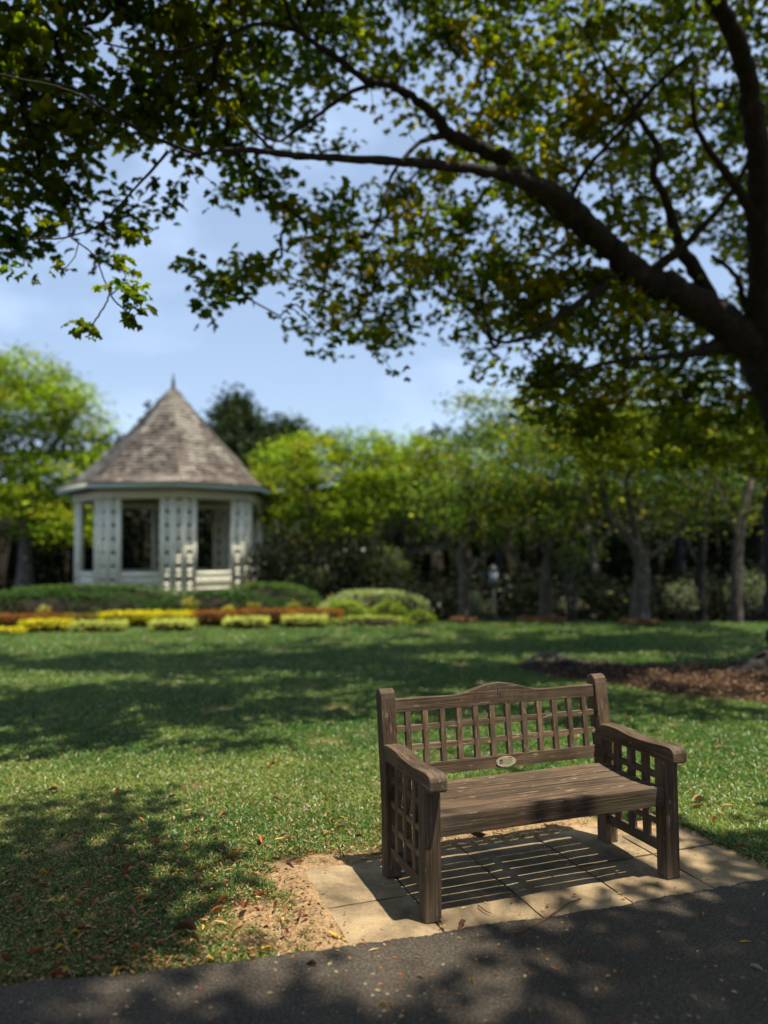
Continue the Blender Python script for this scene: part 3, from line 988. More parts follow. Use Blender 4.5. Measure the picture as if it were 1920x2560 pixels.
# ================================================================== BORDERS AND HEDGES
def leafy_mound(name, label, cat, u0, u1, v_top, v_base, y, depth, cols, leaf=0.045, dens=900, group=None, boxy=0.6, rough_=0.06, mat=None, core=(0.01, 0.018, 0.006), yaw=0.0):
    P0, P1 = at(u0, v_base, y), at(u1, v_base, y)
    h = at((u0 + u1) / 2, v_top, y)[2]
    zb = max(-0.02, 0.0)
    cx = (P0[0] + P1[0]) / 2; w = abs(P1[0] - P0[0]) / 2
    root = empty(name, (cx, y, zb), yaw, label, cat, group)
    PW = 9.0 if boxy > 0.9 else 3.2
    # core
    n1, n2 = 28, 14
    th = np.linspace(0, 2 * math.pi, n1, endpoint=False)
    ph = np.linspace(0, 1, n2) ** 0.6
    e = 0.12 if boxy > 0.9 else 1 - boxy * 0.62
    sp = lambda a: np.sign(a) * np.abs(a) ** e
    V = []
    for t in ph:
        s = (1 - t ** PW) ** 0.5 if t < 1 else 0.0
        for a in th:
            rr_ = s * (0.90 + 0.10 * math.sin(3 * a + u0) * (1 - boxy))
            V.append((sp(math.cos(a)) * w * 0.94 * rr_, sp(math.sin(a)) * depth * 0.94 * rr_, h * 0.93 * t))
    F = [(i * n1 + j, i * n1 + (j + 1) % n1, (i + 1) * n1 + (j + 1) % n1, (i + 1) * n1 + j) for i in range(n2 - 1) for j in range(n1)]
    obj_np('stems', np.array(V), [np.array(F)], M_DARK, root, smooth=True)  # solid core, not single stems; shade under the leaves is its colour
    area = 2 * math.pi * math.sqrt(w * depth) * h * 1.1 + math.pi * w * depth
    n = int(area * dens)
    # sample surface, then jitter in and out
    a = RNG.uniform(0, 2 * math.pi, n)
    side = RNG.random(n) < (1 - math.pi * w * depth / area)
    t = np.where(side, RNG.random(n) ** 0.8, 1 - 0.5 * RNG.random(n) ** 2 * 0.3)
    t = np.where(side & (boxy > 0.9), 0.38 + 0.62 * t, t)
    s = (1 - np.clip(t, 0, 0.999) ** PW) ** 0.5
    s = np.where(side, s, s * np.sqrt(RNG.random(n)))
    lump = 1 + rough_ * 2 * (fbm(a * 3 + u0, t * 4 + v_top, 3) - 0.5) * 2
    CX, CY = sp(np.cos(a)), sp(np.sin(a))
    if boxy > 0.9:                       # square plan: spread evenly along the four faces
        q = RNG.uniform(-1, 1, n); sg = np.sign(RNG.normal(size=n)); fr = RNG.random(n) < w / (w + depth)
        CX = np.where(side, np.where(fr, q, sg), RNG.uniform(-1, 1, n)); CY = np.where(side, np.where(fr, sg, q), RNG.uniform(-1, 1, n))
        s = np.ones(n); t = np.where(side, 0.35 + 0.65 * RNG.random(n), t)  # leaves stop above the base, baring the core as painted shade
    x = CX * w * s * lump + RNG.normal(0, leaf * 0.4, n)
    yy = CY * depth * s * lump + RNG.normal(0, leaf * 0.4, n)
    z = np.clip(h * t * lump + RNG.normal(0, leaf * 0.35, n), 0.01, None)
    z = np.where(side, z, h * (0.96 + 0.1 * (fbm(x * 4 + u0, yy * 4, 2) - 0.5)) * np.sqrt(np.clip(1 - (0.06 if boxy > 0.9 else 0.25) * (x / w) ** 4, 0.1, 1)) + RNG.normal(0, leaf * 0.3, n))
    T, B, N = rot_frames(n, 0.35)
    L = leaf * RNG.uniform(0.7, 1.3, n)
    V, F = kites(np.stack([x, yy, z], 1), T, B, N, L, L * 0.6, 0.15)
    ci = RNG.integers(0, len(cols), n)
    patch = (fbm(x * 2.5 + u1, z * 3 + yy, 2) > 0.5)
    c = np.array(cols)[ci] * RNG.uniform(0.7, 1.25, (n, 1))
    c = np.where(patch[:, None], c, c * 0.88)
    tag(obj_np('foliage', V, [F], mat or M_LEAFFAR, root, col=np.repeat(c, 4, 0)), kind='stuff')
    return root

YEL = [(0.62, 0.56, 0.015), (0.70, 0.60, 0.02), (0.48, 0.50, 0.02)]
YGR = [(0.52, 0.58, 0.12), (0.42, 0.52, 0.09), (0.60, 0.62, 0.20)]
RED = [(0.30, 0.09, 0.025), (0.36, 0.14, 0.02), (0.16, 0.07, 0.02), (0.22, 0.13, 0.02)]
DKG = [(0.035, 0.085, 0.02), (0.05, 0.11, 0.025), (0.025, 0.06, 0.018)]
MDG = [(0.07, 0.14, 0.03), (0.055, 0.12, 0.03), (0.10, 0.17, 0.04)]
PAL = [(0.30, 0.38, 0.16), (0.22, 0.32, 0.10), (0.42, 0.46, 0.24)]
LIM = [(0.24, 0.36, 0.03), (0.32, 0.42, 0.05), (0.18, 0.28, 0.03)]
# (v) rows: converting zoomed strip (1.508 px per px, origin y 1420)
S = 1.508
def strip(x0, x1, y0, y1):
    return x0 / S, x1 / S, 1420 + y0 / S, 1420 + y1 / S
BEDS = [
    ('clipped_border', 'low yellow clipped border block, brightest and second from the left of the front row', 95, 255, 196, 236, 16.0, 0.32, YEL),
    ('clipped_border', 'low pale yellow green border block right of the bright yellow block in the front row', 285, 460, 203, 238, 15.9, 0.32, YGR),
    ('clipped_border', 'low pale yellow border block below the spiky orange plant in the front row', 577, 725, 198, 236, 16.0, 0.32, YGR),
    ('clipped_border', 'low pale yellow border block below the right corner of the bandstand in the front row', 852, 1005, 187, 220, 16.4, 0.32, YGR),
    ('clipped_border', 'long pale yellow border block at the right end of the front row', 1070, 1225, 180, 216, 16.6, 0.32, YGR),
    ('clipped_border', 'dull yellow border tip at the far left edge of the front row', -40, 97, 228, 252, 15.6, 0.3, YEL),
    ('clipped_border', 'brown red border strip at the left edge of the second row', -60, 240, 176, 214, 16.9, 0.35, RED),
    ('clipped_border', 'short olive brown border strip beside the left red strip in the second row', 245, 365, 176, 206, 17.0, 0.35, [(0.16, 0.13, 0.02), (0.2, 0.15, 0.03)]),
    ('clipped_border', 'bright yellow border block left of centre in the second row', 392, 582, 166, 205, 17.0, 0.35, YEL),
    ('clipped_border', 'greener yellow border block right of the bright one in the second row', 587, 725, 166, 204, 17.0, 0.35, YEL),
    ('clipped_border', 'dark brown red border strip right of the yellow blocks in the second row', 727, 900, 163, 204, 17.1, 0.35, RED),
    ('clipped_border', 'orange brown border strip with pale leaves behind the front yellow blocks', 905, 1085, 157, 200, 17.2, 0.35, RED),
    ('clipped_border', 'orange red border strip at the right end of the second row', 1090, 1285, 157, 200, 17.3, 0.35, RED + [(0.35, 0.12, 0.02)]),
]
for nm, lb, x0, x1, y0, y1, yy, dp, cl in BEDS:
    u0, u1, vt, vb = strip(x0, x1, y0, y1)
    leafy_mound(nm, lb, 'hedge', u0, u1, vt, vb, yy, dp, cl, leaf=0.05, dens=900, group='clipped blocks of the flower border', boxy=0.95, rough_=0.03)
HEDGES = [
    ('hedge', 'long dark green hedge along the foot of the bandstand, left half', -200, 640, 100, 175, 18.6, 0.8, DKG, 0.09, 330, 0.8),
    ('hedge', 'dark green hedge in front of the right half of the bandstand', 560, 1090, 98, 170, 18.8, 0.8, DKG, 0.09, 330, 0.8),
    ('hedge', 'lighter trimmed hedge top directly under the bandstand columns', -160, 800, 70, 170, 20.6, 0.8, MDG, 0.08, 330, 0.9),
    ('hedge', 'mid green trimmed hedge right of the bandstand base', 790, 1215, 64, 165, 20.4, 0.8, MDG, 0.08, 330, 0.9),
    ('rounded_bush', 'large pale green rounded bush right of the bandstand hedge', 1205, 1615, 90, 180, 19.6, 1.0, PAL, 0.08, 420, 0.55),
    ('rounded_bush', 'lime green low bush in front of the pale rounded bush, left one', 1225, 1385, 128, 190, 17.8, 0.4, LIM, 0.06, 700, 0.4),
    ('rounded_bush', 'lime green low bush in front of the pale rounded bush, right one', 1395, 1535, 132, 190, 17.7, 0.4, LIM, 0.06, 700, 0.3),
    ('rounded_bush', 'small lime green bush at the right tip of the border', 1530, 1640, 166, 200, 17.2, 0.35, LIM, 0.05, 800, 0.5),
    ('rounded_bush', 'low spreading pale green plants at the foot of the lime bushes', 1220, 1560, 184, 214, 16.9, 0.35, LIM + YGR, 0.05, 700, 0.4),
]
for nm, lb, x0, x1, y0, y1, yy, dp, cl, lf, dn, bx_ in HEDGES:
    u0, u1, vt, vb = strip(x0, x1, y0, y1)
    leafy_mound(nm, lb, 'hedge' if nm == 'hedge' else 'bush', u0, u1, vt, vb, yy, dp, cl, leaf=lf, dens=dn, boxy=bx_, rough_=0.05)

def spiky(label, u, vt, y, wid, cols):
    p = at(u, 1540, y); h = at(u, vt, y)[2]
    root = empty('spiky_plant', (p[0], y, 0.0), 0, label, 'plant', 'spiky plants in the border')
    n = 90
    a = RNG.uniform(0, 2 * math.pi, n); tilt = RNG.uniform(0.1, 0.95, n)
    T = np.stack([np.cos(a) * np.sin(tilt), np.sin(a) * np.sin(tilt), np.cos(tilt)], 1)
    B = np.stack([-np.sin(a), np.cos(a), 0 * a], 1); N = np.cross(T, B)
    P = np.zeros((n, 3)); P[:, 2] = RNG.uniform(0.1, h * 0.5, n)
    V, F = kites(P, T, B, N, h * RNG.uniform(0.5, 0.75, n), 0.05, 0.2)
    c = np.array(cols)[RNG.integers(0, len(cols), n)]
    obj_np('leaves', V, [F], M_LEAFFAR, root, col=np.repeat(c, 4, 0))
    m = MB(); m.tube([(0, 0, 0), (0, 0, h * 0.6)], [0.02, 0.01], 5); m.build('stem', M_BARK, root)
CRO = [(0.40, 0.42, 0.12), (0.45, 0.30, 0.08), (0.25, 0.32, 0.08), (0.12, 0.18, 0.05)]
spiky('tall spiky yellow and orange plant above the yellow border blocks', 476, 1490, 17.9, 0.3, CRO)
spiky('pale spiky yellow plant at the left of the flower border', 110, 1512, 17.8, 0.3, [(0.5, 0.5, 0.2), (0.45, 0.35, 0.15)])
spiky('small yellow spiky plant between the red border strips', 572, 1512, 17.9, 0.3, [(0.55, 0.5, 0.08)])
spiky('spiky orange plant above the orange brown border strip', 632, 1500, 18.0, 0.3, CRO)
spiky('spiky pale orange plant right of the centre of the border', 735, 1500, 18.0, 0.3, CRO)

# ================================================================== BACKGROUND TREES
def crown_points(ells, per_m3, rng=RNG, layered=0.0):
    """leaf clump centres in a set of ellipsoids, concentrated near the shells"""
    out = []
    for c, r in ells:
        vol = 4.19 * r[0] * r[1] * r[2]
        n = max(12, int(per_m3 * vol))
        d = rng.normal(size=(n, 3)); d /= np.linalg.norm(d, axis=1)[:, None]
        rad = rng.random(n) ** (1 / 4.5)
        p = np.array(c) + d * rad[:, None] * np.array(r)
        if layered:
            q = np.round(p[:, 2] / layered) * layered
            p[:, 2] = p[:, 2] * 0.72 + q * 0.28
        out.append(p)
    return np.concatenate(out)

def tree(name, label, y, trunk, limbs, blobs, base_col, leaf=0.11, per=5.0, lpc=26, clump=0.34, yellow=0.06, bark=M_BARKL, layered=0.0, group=None, depth=1.0, up=0.3, var=0.38, mat=None):
    """trunk / limbs: lists of (u, v, width_px[, dy]); blobs: (u, v, ru, rv[, dy])"""
    g = at(trunk[0][0], trunk[0][1], y)
    base = np.array([g[0], y, 0.0])
    root = empty(name, tuple(base), 0, label, 'tree', group)
    px = y / F_PX
    TW = 0.66
    def poly(L, snap=False):
        P = []; R = []
        for i, q in enumerate(L):
            dy = q[3] if len(q) > 3 else 0
            p = at(q[0], q[1], y + dy)
            if snap and i == 0: p[2] = -1.2 if (y > 18.2 and p[0] > -1) else -0.15
            P.append(p - base); R.append(q[2] * 0.5 * px * TW)
        P = np.array(P); R = np.array(R)
        n = 5
        Q = spline(np.column_stack([P, R]), n)
        return Q[:, :3], np.clip(Q[:, 3], 0.008, None)
    m = MB()
    P, R = poly(trunk, True)
    R = R.copy(); R[0] *= 1.45; R[1] *= 1.2
    m.tube(P, R, 10)
    m.build('trunk', bark, root, smooth=True)
    skel = [P]
    for lb in limbs:
        m = MB(); P, R = poly(lb); m.tube(P, R, 7); m.build('limb', bark, root, smooth=True); skel.append(P)
    ells = []
    for q in blobs:
        dy = q[4] if len(q) > 4 else 0
        c = at(q[0], q[1], y + dy) - base
        rx, rz = q[2] * px, q[3] * px
        ells.append((c, (rx, min(rx, 2.6) * depth, rz)))
    C = crown_points(ells, per, layered=layered)
    C = C[C[:, 2] > 0.4]
    # twigs: from every third clump to the nearest skeleton point
    sk = np.concatenate(skel)
    tw = MB()
    for c in C[::4]:
        d = np.linalg.norm(sk - c, axis=1); j = int(np.argmin(d + RNG.random(len(sk)) * 0.3))
        mid = (sk[j] + c) / 2 + RNG.normal(0, 0.12, 3)
        tw.tube([sk[j], mid, c], [0.022, 0.014, 0.005], 3, cap=False)
    tag(tw.build('twigs', bark, root), kind='stuff')
    n = len(C) * lpc
    ctr = np.repeat(C, lpc, 0)
    off = RNG.normal(size=(n, 3)) * np.array([clump, clump, clump * (0.45 if layered else 0.7)])
    T, B, N = rot_frames(n, up)
    L = leaf * RNG.uniform(0.7, 1.35, n)
    V, F = kites(ctr + off, T, B, N, L, L * 0.6, 0.2)
    cc = np.array(base_col)[None] * (1 + var * RNG.normal(size=(len(C), 1)))
    cc = cc * (1 + np.array([0.16, 0.04, 0.0])[None] * RNG.normal(size=(len(C), 1)))
    isy = RNG.random(len(C)) < yellow
    cc[isy] = np.array((0.36, 0.33, 0.03))
    c = np.repeat(cc, lpc, 0) * RNG.uniform(0.35, 1.65, (n, 1))
    tag(obj_np('crown', V, [F], mat or M_LEAFFAR, root, col=np.repeat(np.clip(c, 0.004, 0.8), 4, 0)), kind='stuff')
    return root

BRG = (0.22, 0.32, 0.018)
OLV = (0.145, 0.225, 0.026)
tree('rain_tree', 'bright yellow green spreading tree behind the left side of the bandstand', 30,
     [(60, 1500, 60), (70, 1300, 45), (90, 1180, 34)], [[(70, 1300, 34), (20, 1180, 22), (-30, 1060, 12)], [(88, 1190, 30), (150, 1090, 20), (210, 1010, 10)]],
     [(-60, 950, 120, 62), (50, 935, 110, 62), (130, 985, 100, 58), (200, 1050, 78, 55), (60, 1030, 150, 55), (220, 1120, 60, 50), (130, 1170, 110, 50), (-40, 1100, 60, 60), (60, 1250, 150, 50), (160, 1320, 110, 50)],
     BRG, leaf=0.15, per=8, lpc=26, clump=0.32, layered=0.8, yellow=0.05)
tree('evergreen_tree', 'tall dark green pointed tree rising right of the bandstand roof', 42,
     [(590, 1500, 40), (590, 1200, 26)], [], [(590, 1003, 30, 26), (588, 1045, 52, 40), (600, 1090, 72, 46), (620, 1140, 90, 50), (570, 1180, 90, 50)],
     (0.030, 0.055, 0.028), leaf=0.30, per=11, lpc=24, clump=0.34, yellow=0.0)
tree('evergreen_tree', 'smaller dark green rounded tree top beside the tall pointed one', 42,
     [(722, 1500, 40), (722, 1200, 26)], [], [(722, 1070, 36, 28), (730, 1110, 58, 40), (700, 1160, 80, 40)],
     (0.032, 0.060, 0.028), leaf=0.30, per=11, lpc=24, clump=0.34, yellow=0.0)
tree('rain_tree', 'broad flat topped bright green tree between the bandstand and the lit trunks', 26,
     [(890, 1535, 52), (900, 1440, 44), (930, 1380, 36)],
     [[(925, 1400, 30), (880, 1330, 22), (820, 1260, 14), (760, 1200, 8)], [(930, 1385, 30), (1000, 1310, 20), (1040, 1220, 10)], [(915, 1420, 24), (1040, 1380, 16), (1110, 1360, 9)]],
     [(700, 1145, 80, 38), (790, 1125, 90, 38), (900, 1112, 95, 34), (1000, 1118, 95, 34), (1090, 1135, 80, 36), (720, 1205, 110, 45), (850, 1190, 120, 48), (980, 1195, 120, 48), (1100, 1210, 80, 45), (800, 1265, 120, 42), (950, 1275, 110, 40), (700, 1290, 80, 40), (860, 1330, 90, 30)],
     BRG, leaf=0.13, per=11, lpc=26, clump=0.28, layered=0.7, yellow=0.04)
tree('young_tree', 'slim forked tree, leftmost of the three lit trunks at the lawn edge', 18.0,
     [(1158, 1556, 46), (1160, 1500, 38), (1160, 1440, 38), (1152, 1395, 34), (1160, 1340, 22)],
     [[(1165, 1438, 24), (1195, 1405, 20), (1235, 1375, 14), (1280, 1320, 9), (1310, 1260, 6)], [(1155, 1385, 18), (1110, 1370, 12), (1050, 1385, 8)], [(1155, 1350, 18), (1190, 1290, 12), (1180, 1220, 7)]],
     [(1200, 1180, 130, 50, 0.5), (1120, 1230, 110, 42), (1240, 1260, 100, 46, -0.3), (1170, 1310, 110, 36), (1260, 1345, 60, 26)],
     OLV, leaf=0.10, per=18, lpc=22, clump=0.22, layered=0.5, yellow=0.08)
tree('young_tree', 'forked tree in the middle of the three lit trunks, mulch at its foot', 17.8,
     [(1362, 1556, 56), (1364, 1500, 46), (1364, 1440, 42), (1370, 1390, 32), (1390, 1320, 20)],
     [[(1362, 1432, 22), (1320, 1425, 20), (1285, 1390, 18), (1262, 1350, 14), (1230, 1300, 9), (1215, 1230, 6)], [(1368, 1400, 20), (1345, 1340, 14), (1330, 1270, 8)], [(1375, 1400, 18), (1420, 1350, 12), (1470, 1300, 7)]],
     [(1370, 1150, 130, 52, 0.4), (1300, 1220, 110, 50), (1420, 1230, 110, 50, -0.4), (1350, 1300, 120, 40), (1430, 1360, 60, 40)],
     OLV, leaf=0.10, per=17, lpc=22, clump=0.22, layered=0.5, yellow=0.07)
tree('young_tree', 'leaning forked tree, thickest of the three lit trunks near the right', 17.0,
     [(1598, 1560, 84), (1600, 1500, 66), (1606, 1440, 58), (1600, 1390, 48), (1570, 1340, 34)],
     [[(1600, 1385, 34), (1560, 1330, 30), (1525, 1290, 26), (1500, 1200, 18), (1470, 1120, 10), (1440, 1050, 6)],
      [(1600, 1380, 30), (1575, 1260, 22), (1570, 1190, 18), (1620, 1130, 12), (1690, 1090, 7)],
      [(1610, 1400, 26), (1680, 1350, 18), (1730, 1270, 10), (1760, 1200, 6)], [(1525, 1290, 18), (1460, 1250, 12), (1390, 1230, 7)]],
     [(1500, 1040, 150, 60, 0.5), (1640, 1010, 150, 62), (1560, 1120, 150, 58, -0.5), (1700, 1130, 130, 60), (1480, 1190, 100, 50), (1640, 1230, 130, 55), (1740, 1290, 70, 40), (1560, 960, 130, 45), (1420, 1010, 120, 45), (1700, 950, 110, 45), (1330, 1090, 130, 45), (1500, 1090, 120, 40), (1620, 1075, 130, 40), (1760, 1060, 110, 50), (1340, 1040, 120, 45, 0.5), (1250, 1015, 110, 26), (1180, 1010, 60, 20)],
     (0.165, 0.235, 0.026), leaf=0.10, per=11, lpc=22, clump=0.25, layered=0.5, yellow=0.12)
tree('shaded_tree', 'dark narrow trunk in the shade right of the leaning tree', 20.0,
     [(1755, 1552, 42), (1752, 1450, 34), (1760, 1330, 28), (1780, 1220, 18)], [[(1752, 1430, 16), (1715, 1350, 10), (1690, 1270, 6)]],
     [(1760, 1180, 100, 60), (1830, 1250, 90, 60), (1700, 1300, 60, 40)], (0.06, 0.09, 0.02), leaf=0.10, per=3.5, lpc=18, clump=0.3, bark=M_BARK)
tree('shaded_tree', 'grey trunk at the right edge behind the pale shrubs', 18.5,
     [(1838, 1556, 54), (1842, 1450, 44), (1850, 1330, 36), (1880, 1200, 22)], [[(1846, 1350, 18), (1810, 1260, 12), (1780, 1180, 7)]],
     [(1880, 1130, 110, 70), (1800, 1090, 100, 60), (1900, 1260, 80, 60), (1960, 1180, 120, 80)], (0.075, 0.11, 0.022), leaf=0.09, per=3.5, lpc=18, clump=0.28, bark=M_BARKL, yellow=0.1)
for (u, v, y, lb) in [(700, 1530, 31, 'dim forked trunk in the gloom left of centre behind the borders'), (1010, 1540, 27, 'dim trunk in the gloom right of the pale rounded bush'), (1480, 1545, 24, 'dim thin trunk between the middle and the leaning tree'), (-60, 1530, 32, 'dim trunk at the left edge behind the hedges'), (1700, 1545, 27, 'dim trunk behind the twiggy pale shrub')]:
    tree('woodland_tree', lb, y, [(u, v, 30), (u + 5, v - 120, 26), (u - 10, v - 230, 20)], [[(u, v - 150, 14), (u + 50, v - 230, 8)]],
         [(u - 40, 1330, 120, 60), (u + 80, 1300, 110, 60), (u, 1240, 120, 50)], (0.045, 0.07, 0.022), leaf=0.17, per=1.0, lpc=22, clump=0.42, yellow=0.01, bark=M_BARKL, group='trees in the gloom behind the lawn')

for (u, lb) in [(1240, 'mid green crown filling the gap behind the leftmost lit trunk'), (1470, 'mid green crown behind and between the middle and leaning trees'), (1690, 'mid green crown behind the right limb of the leaning tree'), (1890, 'mid green crown behind the grey trunk at the right edge')]:
    tree('woodland_tree', lb, 25, [(u, 1520, 40), (u + 10, 1350, 32), (u, 1200, 22)], [[(u + 8, 1300, 20), (u + 70, 1180, 10)]],
         [(u - 60, 1140, 110, 62), (u + 70, 1120, 110, 60), (u, 1220, 150, 60), (u - 20, 1085, 90, 40)], (0.085, 0.15, 0.03), leaf=0.16, per=5.5, lpc=22, clump=0.32, yellow=0.05, bark=M_BARK, group='tall trees rising behind the lit trunks')

# far wood: reads as one mass
def far_wood():
    n = 62000
    x = RNG.uniform(-34, 34, n); y = 33 + 6 * RNG.random(n) ** 1.4 + 1.5 * np.sin(x * 0.35)
    top = 6.0 + 2.6 * fbm(x * 0.25, x * 0 + 3, 3) + np.where(x < -6, 0.8, 0)
    z = top * RNG.random(n) ** 0.8
    gap = fbm(x * 0.9, z * 0.9 + 11, 3) > 0.40
    x, y, z = x[gap], y[gap], z[gap]; n = len(x)
    T, B, N = rot_frames(n, 0.25)
    L = RNG.uniform(0.2, 0.42, n)
    V, F = kites(np.stack([x, y, z], 1), T, B, N, L, L * 0.6, 0.2)
    tone = fbm(x * 0.7 + 9, z * 0.7, 2)[:, None]
    c = np.array([(0.017, 0.027, 0.012)]) * (0.4 + 1.4 * tone) * RNG.uniform(0.6, 1.5, (n, 1))  # leaf colour cut down to carry the shade of the crowns above
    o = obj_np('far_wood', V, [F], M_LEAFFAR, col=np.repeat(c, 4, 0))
    tag(o, 'dark mass of woodland foliage closing the lawn behind the lit trees', 'woodland', kind='stuff')
    # dense interior of stems and shade behind the leaves
    m = MB()
    for i in range(240):
        xx = random.uniform(-34, 34); yy = random.uniform(37, 42)
        m.tube([(xx, yy, -0.1), (xx + random.uniform(-.4, .4), yy, 3), (xx + random.uniform(-.6, .6), yy, 5)], [0.22, 0.18, 0.10], 5)
    tag(m.build('far_stems', M_BARK), 'crowded dark stems deep inside the far woodland', 'woodland', kind='stuff')
far_wood()
# bank of earth that closes the view below the far crowns
m = MB()
xs = np.linspace(-60, 60, 40)
V = []; F = []
for i, x in enumerate(xs):
    hh = 5.6 + 1.4 * float(fbm(x * 0.15 + 4, 2.0, 2))
    V += [(x, 43, -0.2), (x, 46, hh * 0.7), (x, 52, hh)]
for i in range(len(xs) - 1):
    for k in range(2):
        F.append((i * 3 + k, (i + 1) * 3 + k, (i + 1) * 3 + k + 1, i * 3 + k + 1))
m.add(V, F)
tag(m.build('hill', M_DARK, smooth=True), kind='structure')

# shade canopy of the wood: leaves high over the dark floor behind the front trees
def shade_roof():
    n = 30000
    x = RNG.uniform(-24, 24, n); y = RNG.uniform(21.5, 36, n)
    z = 5.6 + 1.2 * fbm(x * 0.4, y * 0.4, 2) + RNG.normal(0, 0.25, n)
    # keep clear of the bandstand
    d = np.hypot(x - GC[0], y - GC[1])
    keep = (d > 4.6) & ((y > 27) | (x > -2.2))
    u, v = project(np.stack([x, y, z], 1))
    top = np.where(u < 320, 1130, np.where(u < 600, 1240, np.where(u < 1300, 1150, 1020)))
    keep &= v > top
    x, y, z = x[keep], y[keep], z[keep]; n = len(x)
    T, B, N = rot_frames(n, 0.5)
    L = RNG.uniform(0.22, 0.40, n)
    V, F = kites(np.stack([x, y, z], 1), T, B, N, L, L * 0.65, 0.2)
    c = np.array([(0.06, 0.09, 0.022)]) * RNG.uniform(0.5, 1.4, (n, 1))
    o = obj_np('wood_canopy', V, [F], M_LEAFFAR, col=np.repeat(c, 4, 0))
    tag(o, 'upper leaf layer of the woodland roofing the dark ground behind the lawn', 'woodland', kind='stuff')
shade_roof()

def undergrowth():
    n = 42000
    x = RNG.uniform(-4, 24, n); y = RNG.uniform(21.5, 26, n)
    top = 1.1 + 1.5 * fbm(x * 0.8, y * 0.5 + 3, 3)
    z = top * RNG.random(n) ** 0.7 - 1.1 * np.clip((x + 0.8) / 2, 0, 1)
    T, B, N = rot_frames(n, 0.3)
    L = RNG.uniform(0.10, 0.22, n)
    V, F = kites(np.stack([x, y, z], 1), T, B, N, L, L * 0.5, 0.2)
    c = np.array([(0.010, 0.015, 0.007)]) * RNG.uniform(0.3, 1.6, (n, 1))  # near-black leaf colour carries the gloom
    pale = (RNG.random(n) < 0.012)[:, None]  # pale leaves stand in for sparkles of light
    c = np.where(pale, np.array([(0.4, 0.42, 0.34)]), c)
    tag(obj_np('undergrowth', V, [F], M_LEAFFAR, col=np.repeat(c, 4, 0)), 'dark low undergrowth with shade and light flecks painted in, filling the gloom between the lit trunks', 'undergrowth', kind='stuff')
undergrowth()

# shrubs at the foot of the wood
def shrub(label, u, v, ru, rv, y, cols, leaf=0.10, n=900, twigs=14, group=None):
    c = at(u, v, y); px = y / F_PX
    root = empty('shrub', (c[0], y, 0), 0, label, 'shrub', group)
    m = MB()
    for i in range(twigs):
        a = random.uniform(-1, 1)
        e = np.array([a * ru * px * 0.8, random.uniform(-.3, .3), max(0.2, c[2] + random.uniform(-0.3, 0.9) * rv * px)])
        m.tube([(a * 0.05, 0, -0.9 if c[0] > 0.5 else -0.02), e * np.array([0.5, 0.5, 0.45]), e], [0.022, 0.015, 0.006], 4)
    m.build('stems', M_BARKL, root)
    d = RNG.normal(size=(n, 3)); d /= np.linalg.norm(d, axis=1)[:, None]
    P = d * (RNG.random(n) ** 0.4)[:, None] * np.array([ru * px, ru * px * 0.8, rv * px]) + np.array([0, 0, c[2]])
    P = P[P[:, 2] > 0.05]; n = len(P)
    T, B, N = rot_frames(n, 0.4)
    L = leaf * RNG.uniform(0.7, 1.3, n)
    V, F = kites(P, T, B, N, L, L * 0.55, 0.2)
    cc = np.array(cols)[RNG.integers(0, len(cols), n)] * RNG.uniform(0.7, 1.3, (n, 1))
    tag(obj_np('foliage', V, [F], M_LEAFFAR, root, col=np.repeat(cc, 4, 0)), kind='stuff')
GRY = [(0.20, 0.26, 0.15), (0.30, 0.34, 0.22), (0.12, 0.18, 0.09)]
shrub('pale twiggy shrub in the gap between the leaning trunk and the dark narrow trunk', 1705, 1495, 46, 50, 19.0, GRY, 0.07, 480, 26)
shrub('pale grey green shrub lit at the right edge of the lawn', 1880, 1475, 70, 52, 18.8, GRY, 0.07, 950, 22)
shrub('loose grey green shrub right of the bandstand above the hedge', 770, 1450, 62, 40, 23.0, GRY, 0.12, 800, 12)
shrub('sparse green shrub behind the pale rounded bush', 960, 1430, 70, 70, 24.0, [(0.14, 0.2, 0.06), (0.1, 0.15, 0.05)], 0.13, 500, 14)
shrub('small pale shrub right beside the leftmost lit trunk', 1188, 1502, 20, 26, 18.8, [(0.5, 0.52, 0.4), (0.3, 0.36, 0.22)], 0.07, 350, 8)
shrub('low pale shrub with a cream top left of the lamp post', 1216, 1525, 22, 30, 19.2, [(0.5, 0.48, 0.34), (0.2, 0.28, 0.1)], 0.07, 350, 8)
shrub('hanging grey green spray right of the middle lit trunk', 1425, 1400, 52, 40, 17.6, GRY, 0.075, 600, 10)
shrub('thin dark shrub with light flecks right of the middle trunk', 1430, 1520, 40, 34, 20.0, [(0.25, 0.28, 0.2), (0.05, 0.07, 0.03)], 0.06, 260, 14)

# lamp post in the gloom
lp = at(1235, 1548, 21.0)
lamp = empty('lamp_post', (lp[0], 21.0, 0), 0, 'black garden lamp post with a pale lantern standing under the trees', 'lamp post')
hz_ = at(1235, 1440, 21.0)[2]
m = MB(); m.tube([(0, 0, -1.2), (0, 0, 0.25), (0, 0, 0.3), (0, 0, hz_ - 0.22)], [0.09, 0.08, 0.045, 0.035], 10); m.build('pole', M_IRON, lamp, True)
m = MB(); m.tube([(0, 0, hz_ - 0.20), (0, 0, hz_ - 0.12), (0, 0, hz_ + 0.1), (0, 0, hz_ + 0.16)], [0.07, 0.11, 0.13, 0.09], 12); m.build('lantern', M_GLASS, lamp, True)
m = MB(); m.tube([(0, 0, hz_ + 0.16), (0, 0, hz_ + 0.2), (0, 0, hz_ + 0.32)], [0.15, 0.13, 0.02], 12); m.build('lantern_cap', M_IRON, lamp)

